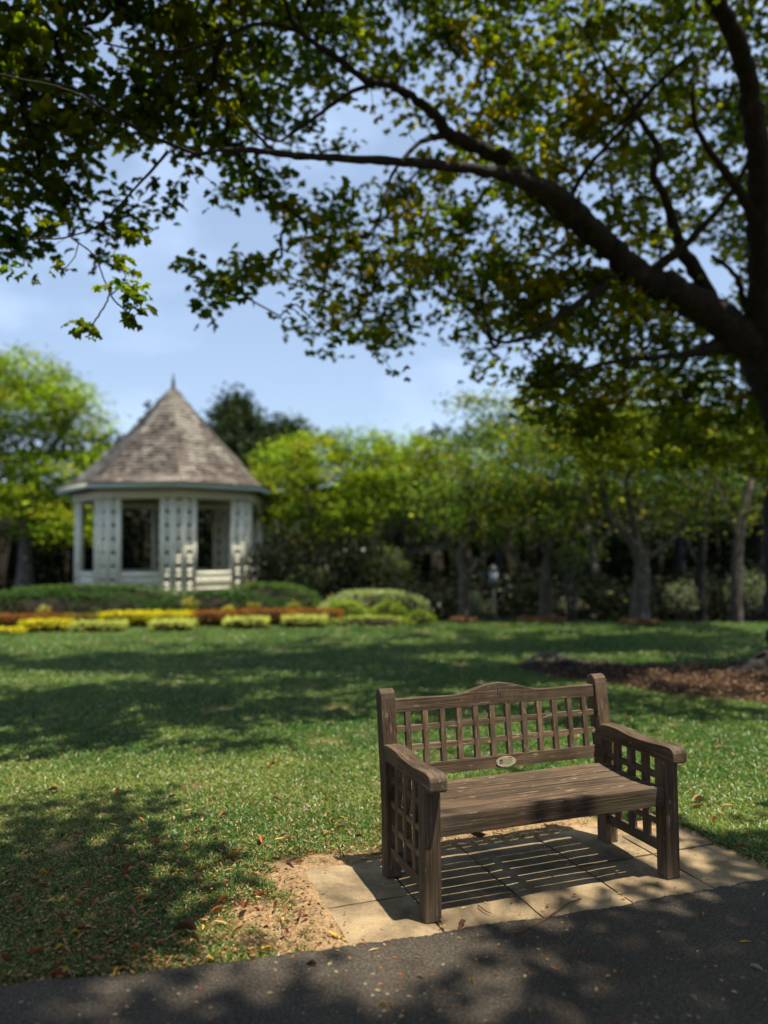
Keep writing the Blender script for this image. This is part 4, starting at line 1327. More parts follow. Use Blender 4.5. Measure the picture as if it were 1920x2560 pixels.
# ================================================================== THE BIG OVERHANGING TREE
TY = 10.2
tbase = at(2045, 1680, TY); tbase[2] = 0
big = empty('shade_tree', (tbase[0], TY, 0), 0, 'huge dark limbed tree at the right edge whose branches arch over the whole lawn', 'tree')
def wpoly(L):
    """(u,v,width_px,y) -> world relative to the tree base"""
    P = np.array([at(u, v, y) - np.array([tbase[0], TY, 0]) for u, v, w, y in L])
    R = np.array([w * 0.5 * y / F_PX for u, v, w, y in L])
    Q = spline(np.column_stack([P, R]), 6)
    return Q[:, :3], np.clip(Q[:, 3], 0.006, None)
SK, SKR = [], []
def limb(name, L, k=8, mat=M_BARK, wob=0.012):
    P, R = wpoly(L)
    P = P + RNG.normal(0, wob, P.shape) * np.clip(R[:, None] / 0.08, 0.2, 1.5)
    R = R * RNG.uniform(0.9, 1.12, R.shape)
    m = MB(); m.tube(P, R, k); m.build(name, mat, big, True)
    SK.append(P); SKR.append(R)
limb('trunk', [(2052, 1705, 260, 10.2), (2045, 1640, 220, 10.2), (2022, 1500, 205, 10.2), (2015, 1300, 195, 10.2), (2022, 1120, 175, 10.15), (1980, 990, 150, 10.0), (1905, 890, 120, 9.85)], 16)
limb('limb', [(1985, 1000, 140, 10.0), (1890, 872, 100, 9.8), (1785, 788, 90, 9.6), (1680, 730, 78, 9.4), (1590, 680, 70, 9.15), (1520, 612, 62, 8.9), (1470, 560, 52, 8.6), (1410, 505, 56, 8.3), (1330, 460, 44, 8.0), (1240, 432, 34, 7.7), (1140, 418, 26, 7.4), (1010, 404, 23, 7.1), (880, 398, 20, 6.8), (760, 392, 17, 6.5), (650, 378, 15, 6.3), (560, 374, 12, 6.1), (470, 392, 8, 5.9)], 12)
limb('limb', [(1500, 600, 60, 8.8), (1430, 545, 56, 8.9), (1340, 470, 54, 8.9), (1250, 392, 46, 8.8), (1190, 365, 36, 8.6), (1120, 335, 34, 8.4), (1090, 290, 26, 8.2), (1040, 250, 22, 8.0), (975, 212, 20, 7.8), (915, 200, 18, 7.6), (850, 150, 16, 7.4), (780, 105, 14, 7.2), (730, 50, 12, 7.0), (700, -40, 9, 6.8)], 10)
limb('branch', [(940, 208, 14, 7.7), (870, 235, 11, 7.5), (800, 285, 10, 7.3), (735, 330, 9, 7.1), (690, 352, 7, 6.9), (620, 318, 5, 6.7)])
limb('branch', [(1112, 338, 20, 8.4), (1060, 350, 14, 8.1), (1010, 395, 10, 7.8), (975, 450, 8, 7.6), (955, 520, 6, 7.4), (930, 600, 4, 7.2)])
limb('branch', [(685, 380, 10, 6.4), (650, 345, 8, 6.3), (610, 305, 5, 6.2), (560, 250, 4, 6.1)])
limb('upright_limb', [(1985, 1080, 110, 10.1), (1925, 960, 84, 9.9), (1905, 800, 72, 9.6), (1902, 600, 64, 9.2), (1897, 450, 58, 8.9), (1884, 300, 52, 8.6), (1864, 170, 46, 8.3), (1822, 60, 44, 8.0), (1780, -30, 42, 7.8), (1720, -180, 40, 7.4)], 12)
limb('branch', [(1810, 830, 60, 9.7), (1745, 690, 38, 9.5), (1700, 612, 30, 9.3), (1665, 500, 22, 9.1), (1632, 430, 20, 9.0), (1648, 376, 18, 8.9), (1600, 300, 15, 8.8), (1585, 275, 14, 8.7), (1655, 200, 10, 8.6), (1735, 128, 7, 8.5)])
limb('branch', [(1620, 700, 40, 9.2), (1655, 660, 28, 9.1), (1712, 613, 20, 9.0), (1799, 521, 15, 8.9), (1862, 422, 10, 8.8), (1900, 350, 7, 8.7)])
limb('branch', [(1500, 610, 26, 8.8), (1480, 578, 20, 8.7), (1430, 500, 14, 8.6), (1470, 420, 12, 8.5), (1533, 347, 11, 8.4), (1588, 278, 10, 8.4), (1520, 180, 7, 8.2), (1470, 90, 5, 8.0), (1400, 20, 4, 7.8)])
limb('branch', [(1530, 690, 30, 9.0), (1504, 717, 22, 8.9), (1434, 764, 18, 8.7), (1365, 815, 14, 8.5), (1307, 848, 11, 8.3), (1238, 850, 9, 8.1), (1212, 790, 7, 8.0), (1203, 694, 5, 7.9)])
limb('branch', [(1800, 860, 40, 9.7), (1718, 885, 20, 9.5), (1620, 895, 15, 9.3), (1538, 903, 12, 9.1), (1450, 925, 9, 8.9), (1377, 949, 6, 8.7)])
limb('branch', [(1830, 870, 30, 9.7), (1800, 795, 16, 9.6), (1750, 700, 12, 9.5), (1705, 630, 9, 9.4)])
limb('branch', [(1905, 560, 40, 9.1), (1820, 440, 20, 8.8), (1745, 330, 14, 8.5), (1730, 230, 10, 8.3)])
limb('branch', [(1905, 880, 30, 9.8), (1860, 760, 18, 9.6), (1840, 690, 12, 9.5), (1780, 640, 9, 9.3)])
limb('branch', [(500, 388, 10, 5.9), (400, 350, 9, 5.8), (300, 300, 8, 5.7), (180, 230, 7, 5.6), (60, 200, 6, 5.5), (-80, 170, 5, 5.4)])
limb('branch', [(420, 380, 8, 5.9), (330, 480, 6, 5.8), (250, 560, 5, 5.7), (170, 592, 4, 5.6), (60, 600, 3, 5.6)], 6)
limb('twig', [(175, 592, 4, 5.6), (235, 640, 3.4, 5.5), (262, 700, 3, 5.5), (282, 745, 2.6, 5.45), (330, 790, 2, 5.4)], 5)
limb('twig', [(276, 730, 3, 5.5), (262, 765, 2.4, 5.45), (236, 805, 2, 5.4)], 5)
limb('branch', [(760, 80, 12, 7.1), (640, 60, 9, 6.8), (520, 110, 8, 6.5), (400, 130, 7, 6.2), (260, 110, 5, 6.0)])
# surface roots
limb('root', [(1960, 1640, 90, 10.1), (1905, 1668, 60, 10.0), (1850, 1682, 36, 9.95), (1790, 1690, 24, 9.9), (1690, 1686, 14, 9.9), (1600, 1676, 11, 10.2)], 8)
limb('root', [(1960, 1700, 90, 9.9), (1900, 1712, 56, 9.5), (1850, 1732, 26, 9.1), (1800, 1748, 12, 8.8)], 8)
limb('overhead_limb', [(1862, 170, 40, 8.3), (1700, -250, 36, 7.8), (1450, -600, 30, 7.0), (1150, -950, 22, 6.2), (800, -1200, 14, 5.6), (400, -1300, 7, 5.2)], 8)
limb('overhead_limb', [(1780, -30, 40, 7.8), (1500, -300, 30, 8.4), (1150, -420, 24, 8.6), (750, -480, 18, 8.4), (300, -520, 12, 8.0), (-100, -500, 7, 7.6)], 8)
limb('overhead_limb', [(1700, -250, 30, 7.8), (1900, -700, 26, 6.6), (2000, -1300, 18, 5.6), (1900, -2200, 9, 4.4)], 8)
limb('root', [(1620, 1672, 10, 10.4), (1520, 1664, 14, 10.6), (1450, 1660, 17, 10.7), (1400, 1656, 26, 10.75), (1360, 1653, 30, 10.75), (1320, 1656, 16, 10.8)], 8, M_BARKL, 0.03)
def knot_lump(u, v, w, h, y, mat, name='root_knot'):
    c = at(u, v, y) - np.array([tbase[0], TY, 0]); c[2] = 0.0
    px = y / F_PX
    bm = bmesh.new(); bmesh.ops.create_icosphere(bm, subdivisions=3, radius=1)
    for q in bm.verts:
        k = 1 + 0.45 * (float(fbm(q.co.x * 2.3 + u, q.co.y * 2.3 + q.co.z, 3)) - 0.5) * 2
        q.co = Vector((q.co.x * w * px * k + c[0], q.co.y * w * px * 0.8 * k + c[1], q.co.z * h * px * k + c[2]))
    o = obj_bm(name, bm, mat, big, True)
    return o
M_MOSS = mat_bark('mossy_root', (0.03, 0.025, 0.015), (0.12, 0.11, 0.06), (0.34, 0.31, 0.13), 0.7)
knot_lump(1368, 1655, 44, 17, 10.8, M_MOSS)
knot_lump(1410, 1665, 24, 14, 10.6, M_BARK)
knot_lump(1325, 1662, 20, 11, 10.7, M_BARKL)
# red marker low on the trunk
mk = at(1918, 1512, 9.98) - np.array([tbase[0], TY, 0])
m = MB(); m.box(mk[0] - 0.03, mk[0] + 0.09, mk[1] - 0.16, mk[1] - 0.12, mk[2] - 0.09, mk[2] + 0.09)
o = m.build('red_marker', M_RED, big); o['label'] = 'small red marker low on the trunk'

# foliage density of the photo's upper part, cells of 120 x 80 px
MASK = ["8789857768899889",
        "7579967757998889",
        "7679986464888878",
        "8899974117898888",
        "7668733127777778",
        "8763362255777768",
        "8773154676776777",
        "5321016888877778",
        "2051656788777635",
        "0133434787666866",
        "0200003672567777",
        "0000000120367778",
        "0000000000266778",
        "0000000000155667",
        "0000000000023456"]
MK = np.array([[int(c) for c in r] for r in MASK], float) / 9
def mask_at(u, v):
    """bilinear density; outside the frame: 1 above, 0 below the table"""
    cu = np.clip(u / 120 - 0.5, 0, 14.999); cv = np.clip(v / 80 - 0.5, 0, 13.999)
    i, j = cu.astype(int), cv.astype(int)
    fu, fv = cu - i, cv - j
    m_ = (MK[j, i] * (1 - fu) + MK[j, i + 1] * fu) * (1 - fv) + (MK[j + 1, i] * (1 - fu) + MK[j + 1, i + 1] * fu) * fv
    return np.where(v < 0, 0.85, np.where(v > 1190, 0.0, m_))

# where the photo's ground lies in shade (view px of the 1659-wide picture, 0 lit .. 1 shade)
SH = [(0,1360,.2),(300,1360,.15),(600,1365,.3),(850,1365,.7),(1100,1365,.85),(1400,1365,.8),(1650,1365,.85),
      (0,1395,.25),(250,1395,.35),(500,1395,.6),(800,1390,.75),(1100,1395,.75),(1300,1395,.8),(1550,1395,.75),
      (0,1430,.85),(250,1430,.9),(500,1425,.8),(750,1425,.7),(1000,1420,.5),(1250,1425,.5),(1500,1425,.5),(1650,1425,.9),
      (0,1465,.35),(150,1465,.35),(350,1465,.6),(600,1460,.55),(850,1450,.6),(1000,1460,.8),(1250,1455,.85),(1450,1450,.6),(1600,1465,.4),
      (0,1500,.75),(200,1505,.8),(400,1500,.75),(600,1500,.7),(780,1495,.45),(950,1500,.8),(1200,1500,.85),(1400,1510,.8),(1600,1520,.5),
      (0,1540,.97),(200,1545,.97),(400,1545,.95),(600,1540,.9),(800,1530,.75),(950,1535,.8),(1100,1540,.6),(1350,1555,.6),(1500,1570,.5),(1650,1560,.5),
      (0,1590,.9),(200,1595,.85),(330,1590,.75),(500,1590,.45),(700,1585,.3),(850,1580,.4),(1000,1580,.45),
      (0,1640,.15),(250,1640,.1),(500,1640,.05),(750,1640,.05),(1000,1640,.05),(1300,1620,.05),(1500,1610,.05),(1650,1620,.3),
      (0,1700,.1),(300,1700,.05),(600,1700,.0),(900,1700,.0),(1200,1720,.0),(1500,1700,.05),(1650,1700,.15),
      (0,1765,.75),(150,1755,.85),(280,1740,.8),(380,1765,.35),(550,1760,.1),(800,1760,.0),(1200,1800,.0),(1560,1780,.1),(1650,1790,.5),
      (0,1830,.55),(120,1830,.5),(280,1825,.85),(450,1830,.8),(600,1835,.35),(750,1850,.0),(1560,1850,.15),(1650,1850,.85),
      (0,1900,.85),(150,1890,.9),(320,1880,.8),(450,1890,.6),(560,1900,.1),(750,1900,0.),(1000,1900,.0),(1250,1880,0),(1370,1900,.3),(1150,1870,0),(1050,1880,0),(1480,1880,.45),(1540,1880,.65),(1640,1900,.6),
      (0,1990,.95),(150,1990,.92),(300,1980,.8),(400,1980,.45),(550,1980,.1),(750,1990,.0),(1000,1990,.1),(1130,1950,.25),(1300,1960,.35),(1450,1930,.35),(1600,1960,.97),
      (0,2080,.97),(200,2080,.95),(350,2060,.6),(450,2060,.15),(650,2060,.1),(850,2070,.15),(1000,2050,.55),(1200,2030,.9),(1400,2010,.95),(1550,2030,.75),(1650,2030,.95),
      (550,2065,0),(700,2060,0),(800,2078,0),(900,2095,.1),(450,2090,0),(620,2095,.05),(1180,2135,.4),(980,2020,.15),(1520,2035,.3),(400,2150,.2),
      (0,2160,.9),(200,2150,.45),(350,2130,.3),(500,2130,.5),(700,2110,.4),(850,2130,.7),(1000,2110,.6),(1200,2110,.9),(1450,2120,.97),(1650,2120,.97),
      (0,2230,.9),(250,2210,.6),(450,2210,.9),(700,2220,.9),(1000,2220,.9),(1650,2230,.98)]
SHa = np.array(SH, float)
SHG = np.array([ground(u * 1.1573, v * 1.1573)[:2] for u, v, s in SH])
def shade_at(x, y):
    """inverse-distance interpolation in a log-distance metric so near and far samples weigh alike"""
    x = np.asarray(x, float); y = np.asarray(y, float)
    yy = np.clip(y, 0.8, None)
    a = np.stack([x / yy * 3.0, np.log(yy) * 4.2], -1)
    b = np.stack([SHG[:, 0] / SHG[:, 1] * 3.0, np.log(SHG[:, 1]) * 4.2], -1)
    out = np.empty(len(a))
    for s in range(0, len(a), 4000):
        d = ((a[s:s + 4000, None] - b[None]) ** 2).sum(-1) + 1e-4
        w = 1 / d ** 2
        out[s:s + 4000] = (w * SHa[:, 2]).sum(1) / w.sum(1)
    out = np.where(y < 1.7, 0.85, out)
    out = np.where((np.abs(x) > np.abs(yy) * 0.75), 0.55, out)
    return out

CL = []           # clump centres (world), flag yellow
tries = 0
uv = np.stack([RNG.uniform(-60, 1980, 10000), RNG.uniform(-60, 1185, 10000)], 1)
md = mask_at(uv[:, 0], uv[:, 1])
dn = 0.75 + 0.5 * fbm(uv[:, 0] / 70, uv[:, 1] / 70, 2)
boost = np.where((uv[:, 0] > 1180) & (uv[:, 1] > 680), 1.7, 1.0) * np.where(uv[:, 0] < 560, np.where(uv[:, 1] > 480, 0.5, 0.52), 1.0)
keep = RNG.random(len(uv)) < (md ** 1.9) * 0.36 * dn * boost
uv = uv[keep]
for u, v in uv:
    # depth range of the crown along this ray
    t = u / 1920
    dmin = 5.8 + 3.4 * t + 0.8 * (v / 1000)
    dmax = 8.0 + 4.4 * t + 0.6 * (v / 1000)
    ds = RNG.uniform(dmin, dmax, 6)
    Pc = np.array([at(u, v, d) for d in ds])
    Gx = Pc[:, 0] - SX * Pc[:, 2]; Gy = Pc[:, 1] - SY * Pc[:, 2]
    sc_ = shade_at(Gx, Gy)
    j = int(np.argmax(sc_ + RNG.random(6) * 0.25))
    CL.append(Pc[j])
# sprays hanging clear of the crown
SPR = []
for u, v, y in [(300, 660, 5.5), (315, 690, 5.45), (300, 720, 5.45), (330, 740, 5.4), (325, 775, 5.4), (320, 805, 5.4), (205, 822, 5.4), (225, 818, 5.4), (345, 765, 5.4),
                (340, 735, 5.5), (165, 670, 5.6), (60, 665, 5.6), (20, 660, 5.6), (360, 590, 5.7), (300, 590, 5.7), (110, 560, 5.7), (210, 810, 5.4),
                (475, 765, 6.8), (520, 705, 6.9), (560, 700, 6.9), (600, 690, 7.0), (560, 755, 6.9), (610, 740, 7.0), (640, 690, 7.0), (700, 790, 7.2), (650, 660, 7.0), (690, 640, 7.1), (740, 760, 7.2), (500, 750, 6.8),
                (985, 935, 7.6), (940, 870, 7.5), (900, 850, 7.5), (850, 850, 7.4), (960, 830, 7.5), (935, 280, 7.8), (1020, 330, 8.0), (1030, 290, 8.0)]:
    SPR.append(at(u, v, y))
n_in = len(CL)
# clumps of the crown above and behind the picture's top edge, thrown up the sun's direction from the shaded ground
gx = RNG.uniform(-9, 7, 15500); gy = RNG.uniform(-0.5, 17, 15500)
sh = shade_at(gx, gy)
pat = fbm(gx * 1.7 + 3, gy * 1.7 + 5, 3)
pr_ = np.clip((sh - 0.34) * 1.6 + (pat - 0.5) * np.where(gy > 3.2, 1.5, 0.8) * (sh > 0.25), 0, 1)
pr_ = np.where(sh < 0.22, 0.0, pr_)
keep = RNG.random(len(gx)) < pr_ * 0.52 + 0.42 * np.clip((pr_ - 0.75) * 4, 0, 1)
gx, gy = gx[keep], gy[keep]
for x, y in zip(gx, gy):
    ok = None
    for z in ((RNG.uniform(9.5, 13.5),) if y < 3.15 else (RNG.uniform(6.4, 8.5), RNG.uniform(9, 11), RNG.uniform(10, 13))):
        p = np.array([x + SX * z, y + SY * z, z])
        if p[1] <= 0.3: ok = p; break
        u, v = project(p)
        if v[0] < -45 or u[0] < -60 or u[0] > 1990: ok = p; break
    if ok is not None: CL.append(ok)
CL = np.array(CL)
rel = CL - np.array([tbase[0], TY, 0])
# tree behind the camera carries the clumps nearer to it
B2 = np.array([5.2, -2.6, 0.0])
limbs2 = [np.array([(5.2, -2.6, -0.1), (5.15, -2.6, 1.5), (5.0, -2.4, 4.0), (4.7, -2.1, 6.2)]),
          np.array([(4.8, -2.2, 6.0), (3.4, -1.0, 8.2), (1.8, 0.1, 9.6), (0.2, 1.0, 10.6), (-1.6, 1.8, 11.2), (-3.4, 2.8, 11.6)]),
          np.array([(4.9, -2.3, 5.6), (5.0, -0.6, 8.2), (4.8, 1.4, 9.6), (4.2, 3.0, 10.6), (3.2, 4.4, 11.2)]),
          np.array([(4.8, -2.2, 6.1), (3.0, -2.8, 8.4), (1.0, -2.6, 9.6), (-1.5, -1.6, 10.6), (-3.6, -0.2, 11.2)])]
lrad = [(0.42, 0.34, 0.30, 0.24), (0.20, 0.15, 0.12, 0.09, 0.06, 0.03), (0.2, 0.15, 0.11, 0.07, 0.03), (0.18, 0.13, 0.10, 0.06, 0.03)]

def grow(C, sk, skr, rmax=0.03):
    """join clumps to the skeleton, nearest first, so twigs fork off one another"""
    nodes = sk.copy()
    n = len(C)
    best = np.full(n, 1e9); par = np.zeros(n, int)
    for s in range(0, len(nodes), 400):
        d = np.linalg.norm(C[:, None] - nodes[None, s:s + 400], axis=2)
        j = d.argmin(1); dm = d[np.arange(n), j]
        w = dm < best; best[w] = dm[w]; par[w] = j[w] + s
    parent_pos = nodes[par].copy()
    is_c = np.full(n, -1)
    done = np.zeros(n, bool); order = []
    cost = best.copy()
    for _ in range(n):
        i = int(np.argmin(np.where(done, 1e9, cost)))
        done[i] = True; order.append(i)
        d = np.linalg.norm(C - C[i], axis=1) * 1.08
        w = (~done) & (d < cost)
        cost[w] = d[w]; parent_pos[w] = C[i]; is_c[w] = i
    cnt = np.ones(n)
    for i in reversed(order):
        if is_c[i] >= 0: cnt[is_c[i]] += cnt[i]
    tw = MB()
    for i in order:
        a, b = parent_pos[i], C[i]
        r0 = min(rmax, 0.0042 * cnt[i] ** 0.45); r1 = min(r0, 0.0042 * max(1, cnt[i] - 1) ** 0.45) * 0.85
        mid = (a + b) / 2 + RNG.normal(0, 0.07, 3) * np.linalg.norm(b - a)
        tw.tube([a, mid, b], [r0, (r0 + r1) / 2, r1], 4, cap=False)
    return tw

def foliage(C, mat, lpc, sz, base_cols, parent, rad, yellow_fn=None, name='crown', nl=5):
    n = len(C) * lpc
    ctr = np.repeat(C, lpc, 0)
    off = RNG.normal(size=(n, 3)) * np.array([rad, rad, rad * 0.55])
    size = RNG.uniform(0.75, 1.2, n) * sz
    P = ctr + off
    V, F = palmate(P, size, nl=nl)
    cc = np.array(base_cols)[RNG.integers(0, len(base_cols), len(C))]
    cc = cc * RNG.uniform(0.7, 1.35, (len(C), 1))
    if yellow_fn is not None:
        W_ = C + np.array([tbase[0], TY, 0]); u_, v_ = project(W_)
        k_ = np.nan_to_num(np.clip((u_ - 450) / 800, 0, 1), nan=0.3)[:, None]
        cc = cc * (1 + k_ * np.array([0.75, 0.45, 0.0]))  # leaves lightened towards the right, standing in for light on the crown
        yl = yellow_fn(C)
        cc = np.where((RNG.random(len(C)) < yl)[:, None], np.array((0.36, 0.31, 0.014)) * RNG.uniform(0.8, 1.2, (len(C), 1)), cc)
    c = np.repeat(cc, lpc, 0) * RNG.uniform(0.75, 1.3, (n, 1))
    tag(obj_np(name, V, [F], mat, parent, col=np.repeat(np.clip(c, 0.004, 0.7), 4 * nl, 0)), kind='stuff')

near2 = (CL[:, 1] < 3.2)
relB = CL[near2] - B2
relA = CL[~near2] - np.array([tbase[0], TY, 0])
inA = np.arange(len(CL))[~near2] < n_in
SPR = np.array(SPR) - np.array([tbase[0], TY, 0])
skA = np.concatenate(SK)
print('clumps', len(CL), n_in, len(relB))
tag(grow(np.concatenate([relA, SPR]), skA, None).build('twigs', M_BARK, big), kind='stuff')
LEAFC = [(0.100, 0.165, 0.014), (0.145, 0.205, 0.014), (0.065, 0.130, 0.018), (0.19, 0.235, 0.014), (0.075, 0.14, 0.014)]
Y0 = [(1130, 300, 110), (1230, 360, 70), (800, 640, 60), (870, 660, 50), (1170, 30, 60), (1430, 520, 80), (1500, 470, 60), (1000, 600, 60), (1110, 380, 60), (1480, 250, 70), (920, 290, 25), (830, 820, 60), (1150, 690, 60), (1060, 560, 50)]
def yellow_fn(C):
    W = C + np.array([tbase[0], TY, 0])
    u, v = project(W)
    y = np.full(len(C), 0.012)
    for a, b, r in Y0:
        y = np.maximum(y, 0.5 * np.exp(-((u - a) ** 2 + (v - b) ** 2) / (r * r)))
    rt = np.clip((u - 900) / 900, 0, 1) * 0.05
    return np.nan_to_num(np.maximum(y, rt), nan=0.03)
foliage(relA, M_LEAF, 19, 0.138, LEAFC, big, 0.125, yellow_fn)
foliage(SPR, M_LEAF, 5, 0.13, LEAFC, big, 0.06, yellow_fn, name='hanging_spray')
tree2 = empty('shade_tree', tuple(B2), 0, 'tall broad tree behind the camera that shades the asphalt path', 'tree')
for i, (Pp, Rr) in enumerate(zip(limbs2, lrad)):
    Q = spline(np.column_stack([Pp - B2, Rr]), 5)
    m = MB(); m.tube(Q[:, :3], Q[:, 3], 10); m.build('trunk' if i == 0 else 'limb', M_BARK, tree2, True)
sk2 = np.concatenate([spline(Pp - B2, 6) for Pp in limbs2])
tag(grow(relB, sk2, None).build('twigs', M_BARK, tree2), kind='stuff')
foliage(relB, M_LEAF, 14, 0.18, LEAFC, tree2, 0.18)

# unseen trees added round the camera to cut the sky light in the shade
def round_tree(x, y, h, rad, label):
    root = empty('sky_block_tree', (x, y, 0), 0, label, 'tree', 'added trees around the viewpoint that block sky light')
    m = MB(); m.tube([(0, 0, -0.1), (0.1, 0, h * 0.3), (0.0, 0.1, h * 0.6), (0.1, 0, h * 0.9)], [0.45, 0.34, 0.24, 0.08], 9); m.build('trunk', M_BARK, root, True)
    C = crown_points([((0, 0, h * 0.68), (rad, rad, h * 0.34)), ((rad * 0.4, 0, h * 0.5), (rad * 0.7, rad * 0.8, h * 0.25)), ((-rad * 0.4, 0, h * 0.5), (rad * 0.7, rad * 0.8, h * 0.25))], 0.9)
    n = len(C) * 16
    P = np.repeat(C, 16, 0) + RNG.normal(0, 0.45, (n, 3))
    T, B, N = rot_frames(n, 0.45); L = RNG.uniform(0.28, 0.48, n)
    V, F = kites(P, T, B, N, L, L * 0.65, 0.2)
    c = np.array([(0.07, 0.11, 0.02)]) * RNG.uniform(0.6, 1.4, (n, 1))
    tag(obj_np('crown', V, [F], M_LEAFFAR, root, col=np.repeat(c, 4, 0)), kind='stuff')
round_tree(-11.5, 3.5, 11, 4.6, 'unseen tree added left of the viewpoint to block sky light')
round_tree(-8.0, -6.5, 12, 5.0, 'unseen tree added behind the viewpoint to the left to block sky light')
round_tree(0.5, -10.5, 13, 5.5, 'unseen tree added straight behind the viewpoint to block sky light')
round_tree(13.0, 2.0, 11, 4.4, 'unseen tree added right of the viewpoint to block sky light')
round_tree(10.5, -8.0, 12, 5.0, 'unseen tree added behind the viewpoint to the right to block sky light')

# ================================================================== GRASS
def grass():
    N = 1050000
    u = np.where(RNG.random(N) < 0.86, RNG.uniform(-120, 2040, N), RNG.uniform(-900, 2820, N)); v = 1556 + (2760 - 1556) * RNG.random(N) ** 0.92
    # unproject to ground
    r2 = (u - 960) / F_PX; u2 = (1280 - v) / F_PX
    r = r2 * math.cos(ROLL) - u2 * math.sin(ROLL); uu = r2 * math.sin(ROLL) + u2 * math.cos(ROLL)
    dy_ = math.cos(PITCH) - uu * math.sin(PITCH); dz_ = math.sin(PITCH) + uu * math.cos(PITCH)
    t = -(CAM_H - 0.0) / dz_
    x = r * t; y = dy_ * t
    xb, yb = w2b(x, y)
    ok = (t > 0) & (y < lawn_limit(x) + 0.1)
    ok &= yb > path_edge_y(xb) - 0.012
    inslab = (xb > -0.385) & (xb < 1.80) & (yb < 0.755)
    ok &= ~inslab
    ok &= ~(in_poly(x, y, MULCH) & (RNG.random(N) < 0.985))
    bf = bare(x, y)
    clump = fbm(x * 9 + 31, y * 9 + 13, 2)
    ok &= RNG.random(N) > np.clip(bf * 1.0 - (clump > 0.62) * 0.35, 0, 0.97)
    # the beds stand beyond 15.5 m at the left
    x, y, bf = x[ok], y[ok], bf[ok]
    n = len(x)
    # blades stand in little tufts: pull to tuft centres near the camera
    q = 0.022
    tx = (np.round(x / q) + (vnoise(np.round(x / q) * 1.7, np.round(y / q) * 1.3) - 0.5)) * q
    ty = (np.round(y / q) + (vnoise(np.round(y / q) * 1.9, np.round(x / q) * 1.1) - 0.5)) * q
    w = np.where(y < 7, 0.55, 0.0)
    x = x * (1 - w) + tx * w + RNG.normal(0, 0.003, n); y = y * (1 - w) + ty * w + RNG.normal(0, 0.003, n)
    dist = np.hypot(x, y)
    sc = 1 + np.clip(dist - 4, 0, 20) / 11
    a = RNG.uniform(0, 2 * math.pi, n)
    tilt = np.clip(RNG.normal(0.95, 0.28, n), 0.15, 1.45)
    T = np.stack([np.cos(a) * np.sin(tilt), np.sin(a) * np.sin(tilt), np.cos(tilt)], 1)
    roll = RNG.normal(0, 0.5, n)
    Bh = np.stack([-np.sin(a), np.cos(a), 0 * a], 1)
    Nn = np.cross(T, Bh)
    B = Bh * np.cos(roll)[:, None] + Nn * np.sin(roll)[:, None]
    Nn = np.cross(B, T)
    Nn *= np.sign(Nn[:, 2:3] + 1e-9)
    L = RNG.uniform(0.016, 0.038, n) * sc
    Wd = RNG.uniform(0.0032, 0.0062, n) * sc
    P = np.stack([x, y, np.full(n, -0.016) + RNG.uniform(0, 0.012, n)], 1)
    V, F = kites(P, T, B, Nn, L, Wd, RNG.uniform(0, 0.5, n)[:, None], 0.5)
    tone = fbm(x * 1.1 + 5, y * 1.1 + 9, 3)
    tone2 = fbm(x * 5 + 5, y * 5 + 9, 2)
    g1 = np.array([0.050, 0.150, 0.014]); g2 = np.array([0.270, 0.340, 0.075])
    mixv = np.clip((tone - 0.3) * 1.5 + (tone2 - 0.5) * 0.8 + RNG.normal(0, 0.33, n), 0, 1)[:, None]
    c = g1 * (1 - mixv) + g2 * mixv
    drym = (RNG.random(n) < 0.06 + 0.25 * np.clip(bf, 0, 1) + 0.22 * np.clip((6.5 - y) / 3, 0, 1) * (x < 0.2))[:, None]
    c = np.where(drym, np.array([0.34, 0.26, 0.11]) * RNG.uniform(0.6, 1.2, (n, 1)), c * RNG.uniform(0.65, 1.35, (n, 1)))
    o = obj_np('grass', V, [F], M_GRASS, col=np.repeat(np.clip(c, 0.004, 0.7), 4, 0))
    tag(o, 'short broad bladed lawn grass with dry tips covering the ground round the bench', 'grass', kind='stuff')
    print('blades', n)
grass()

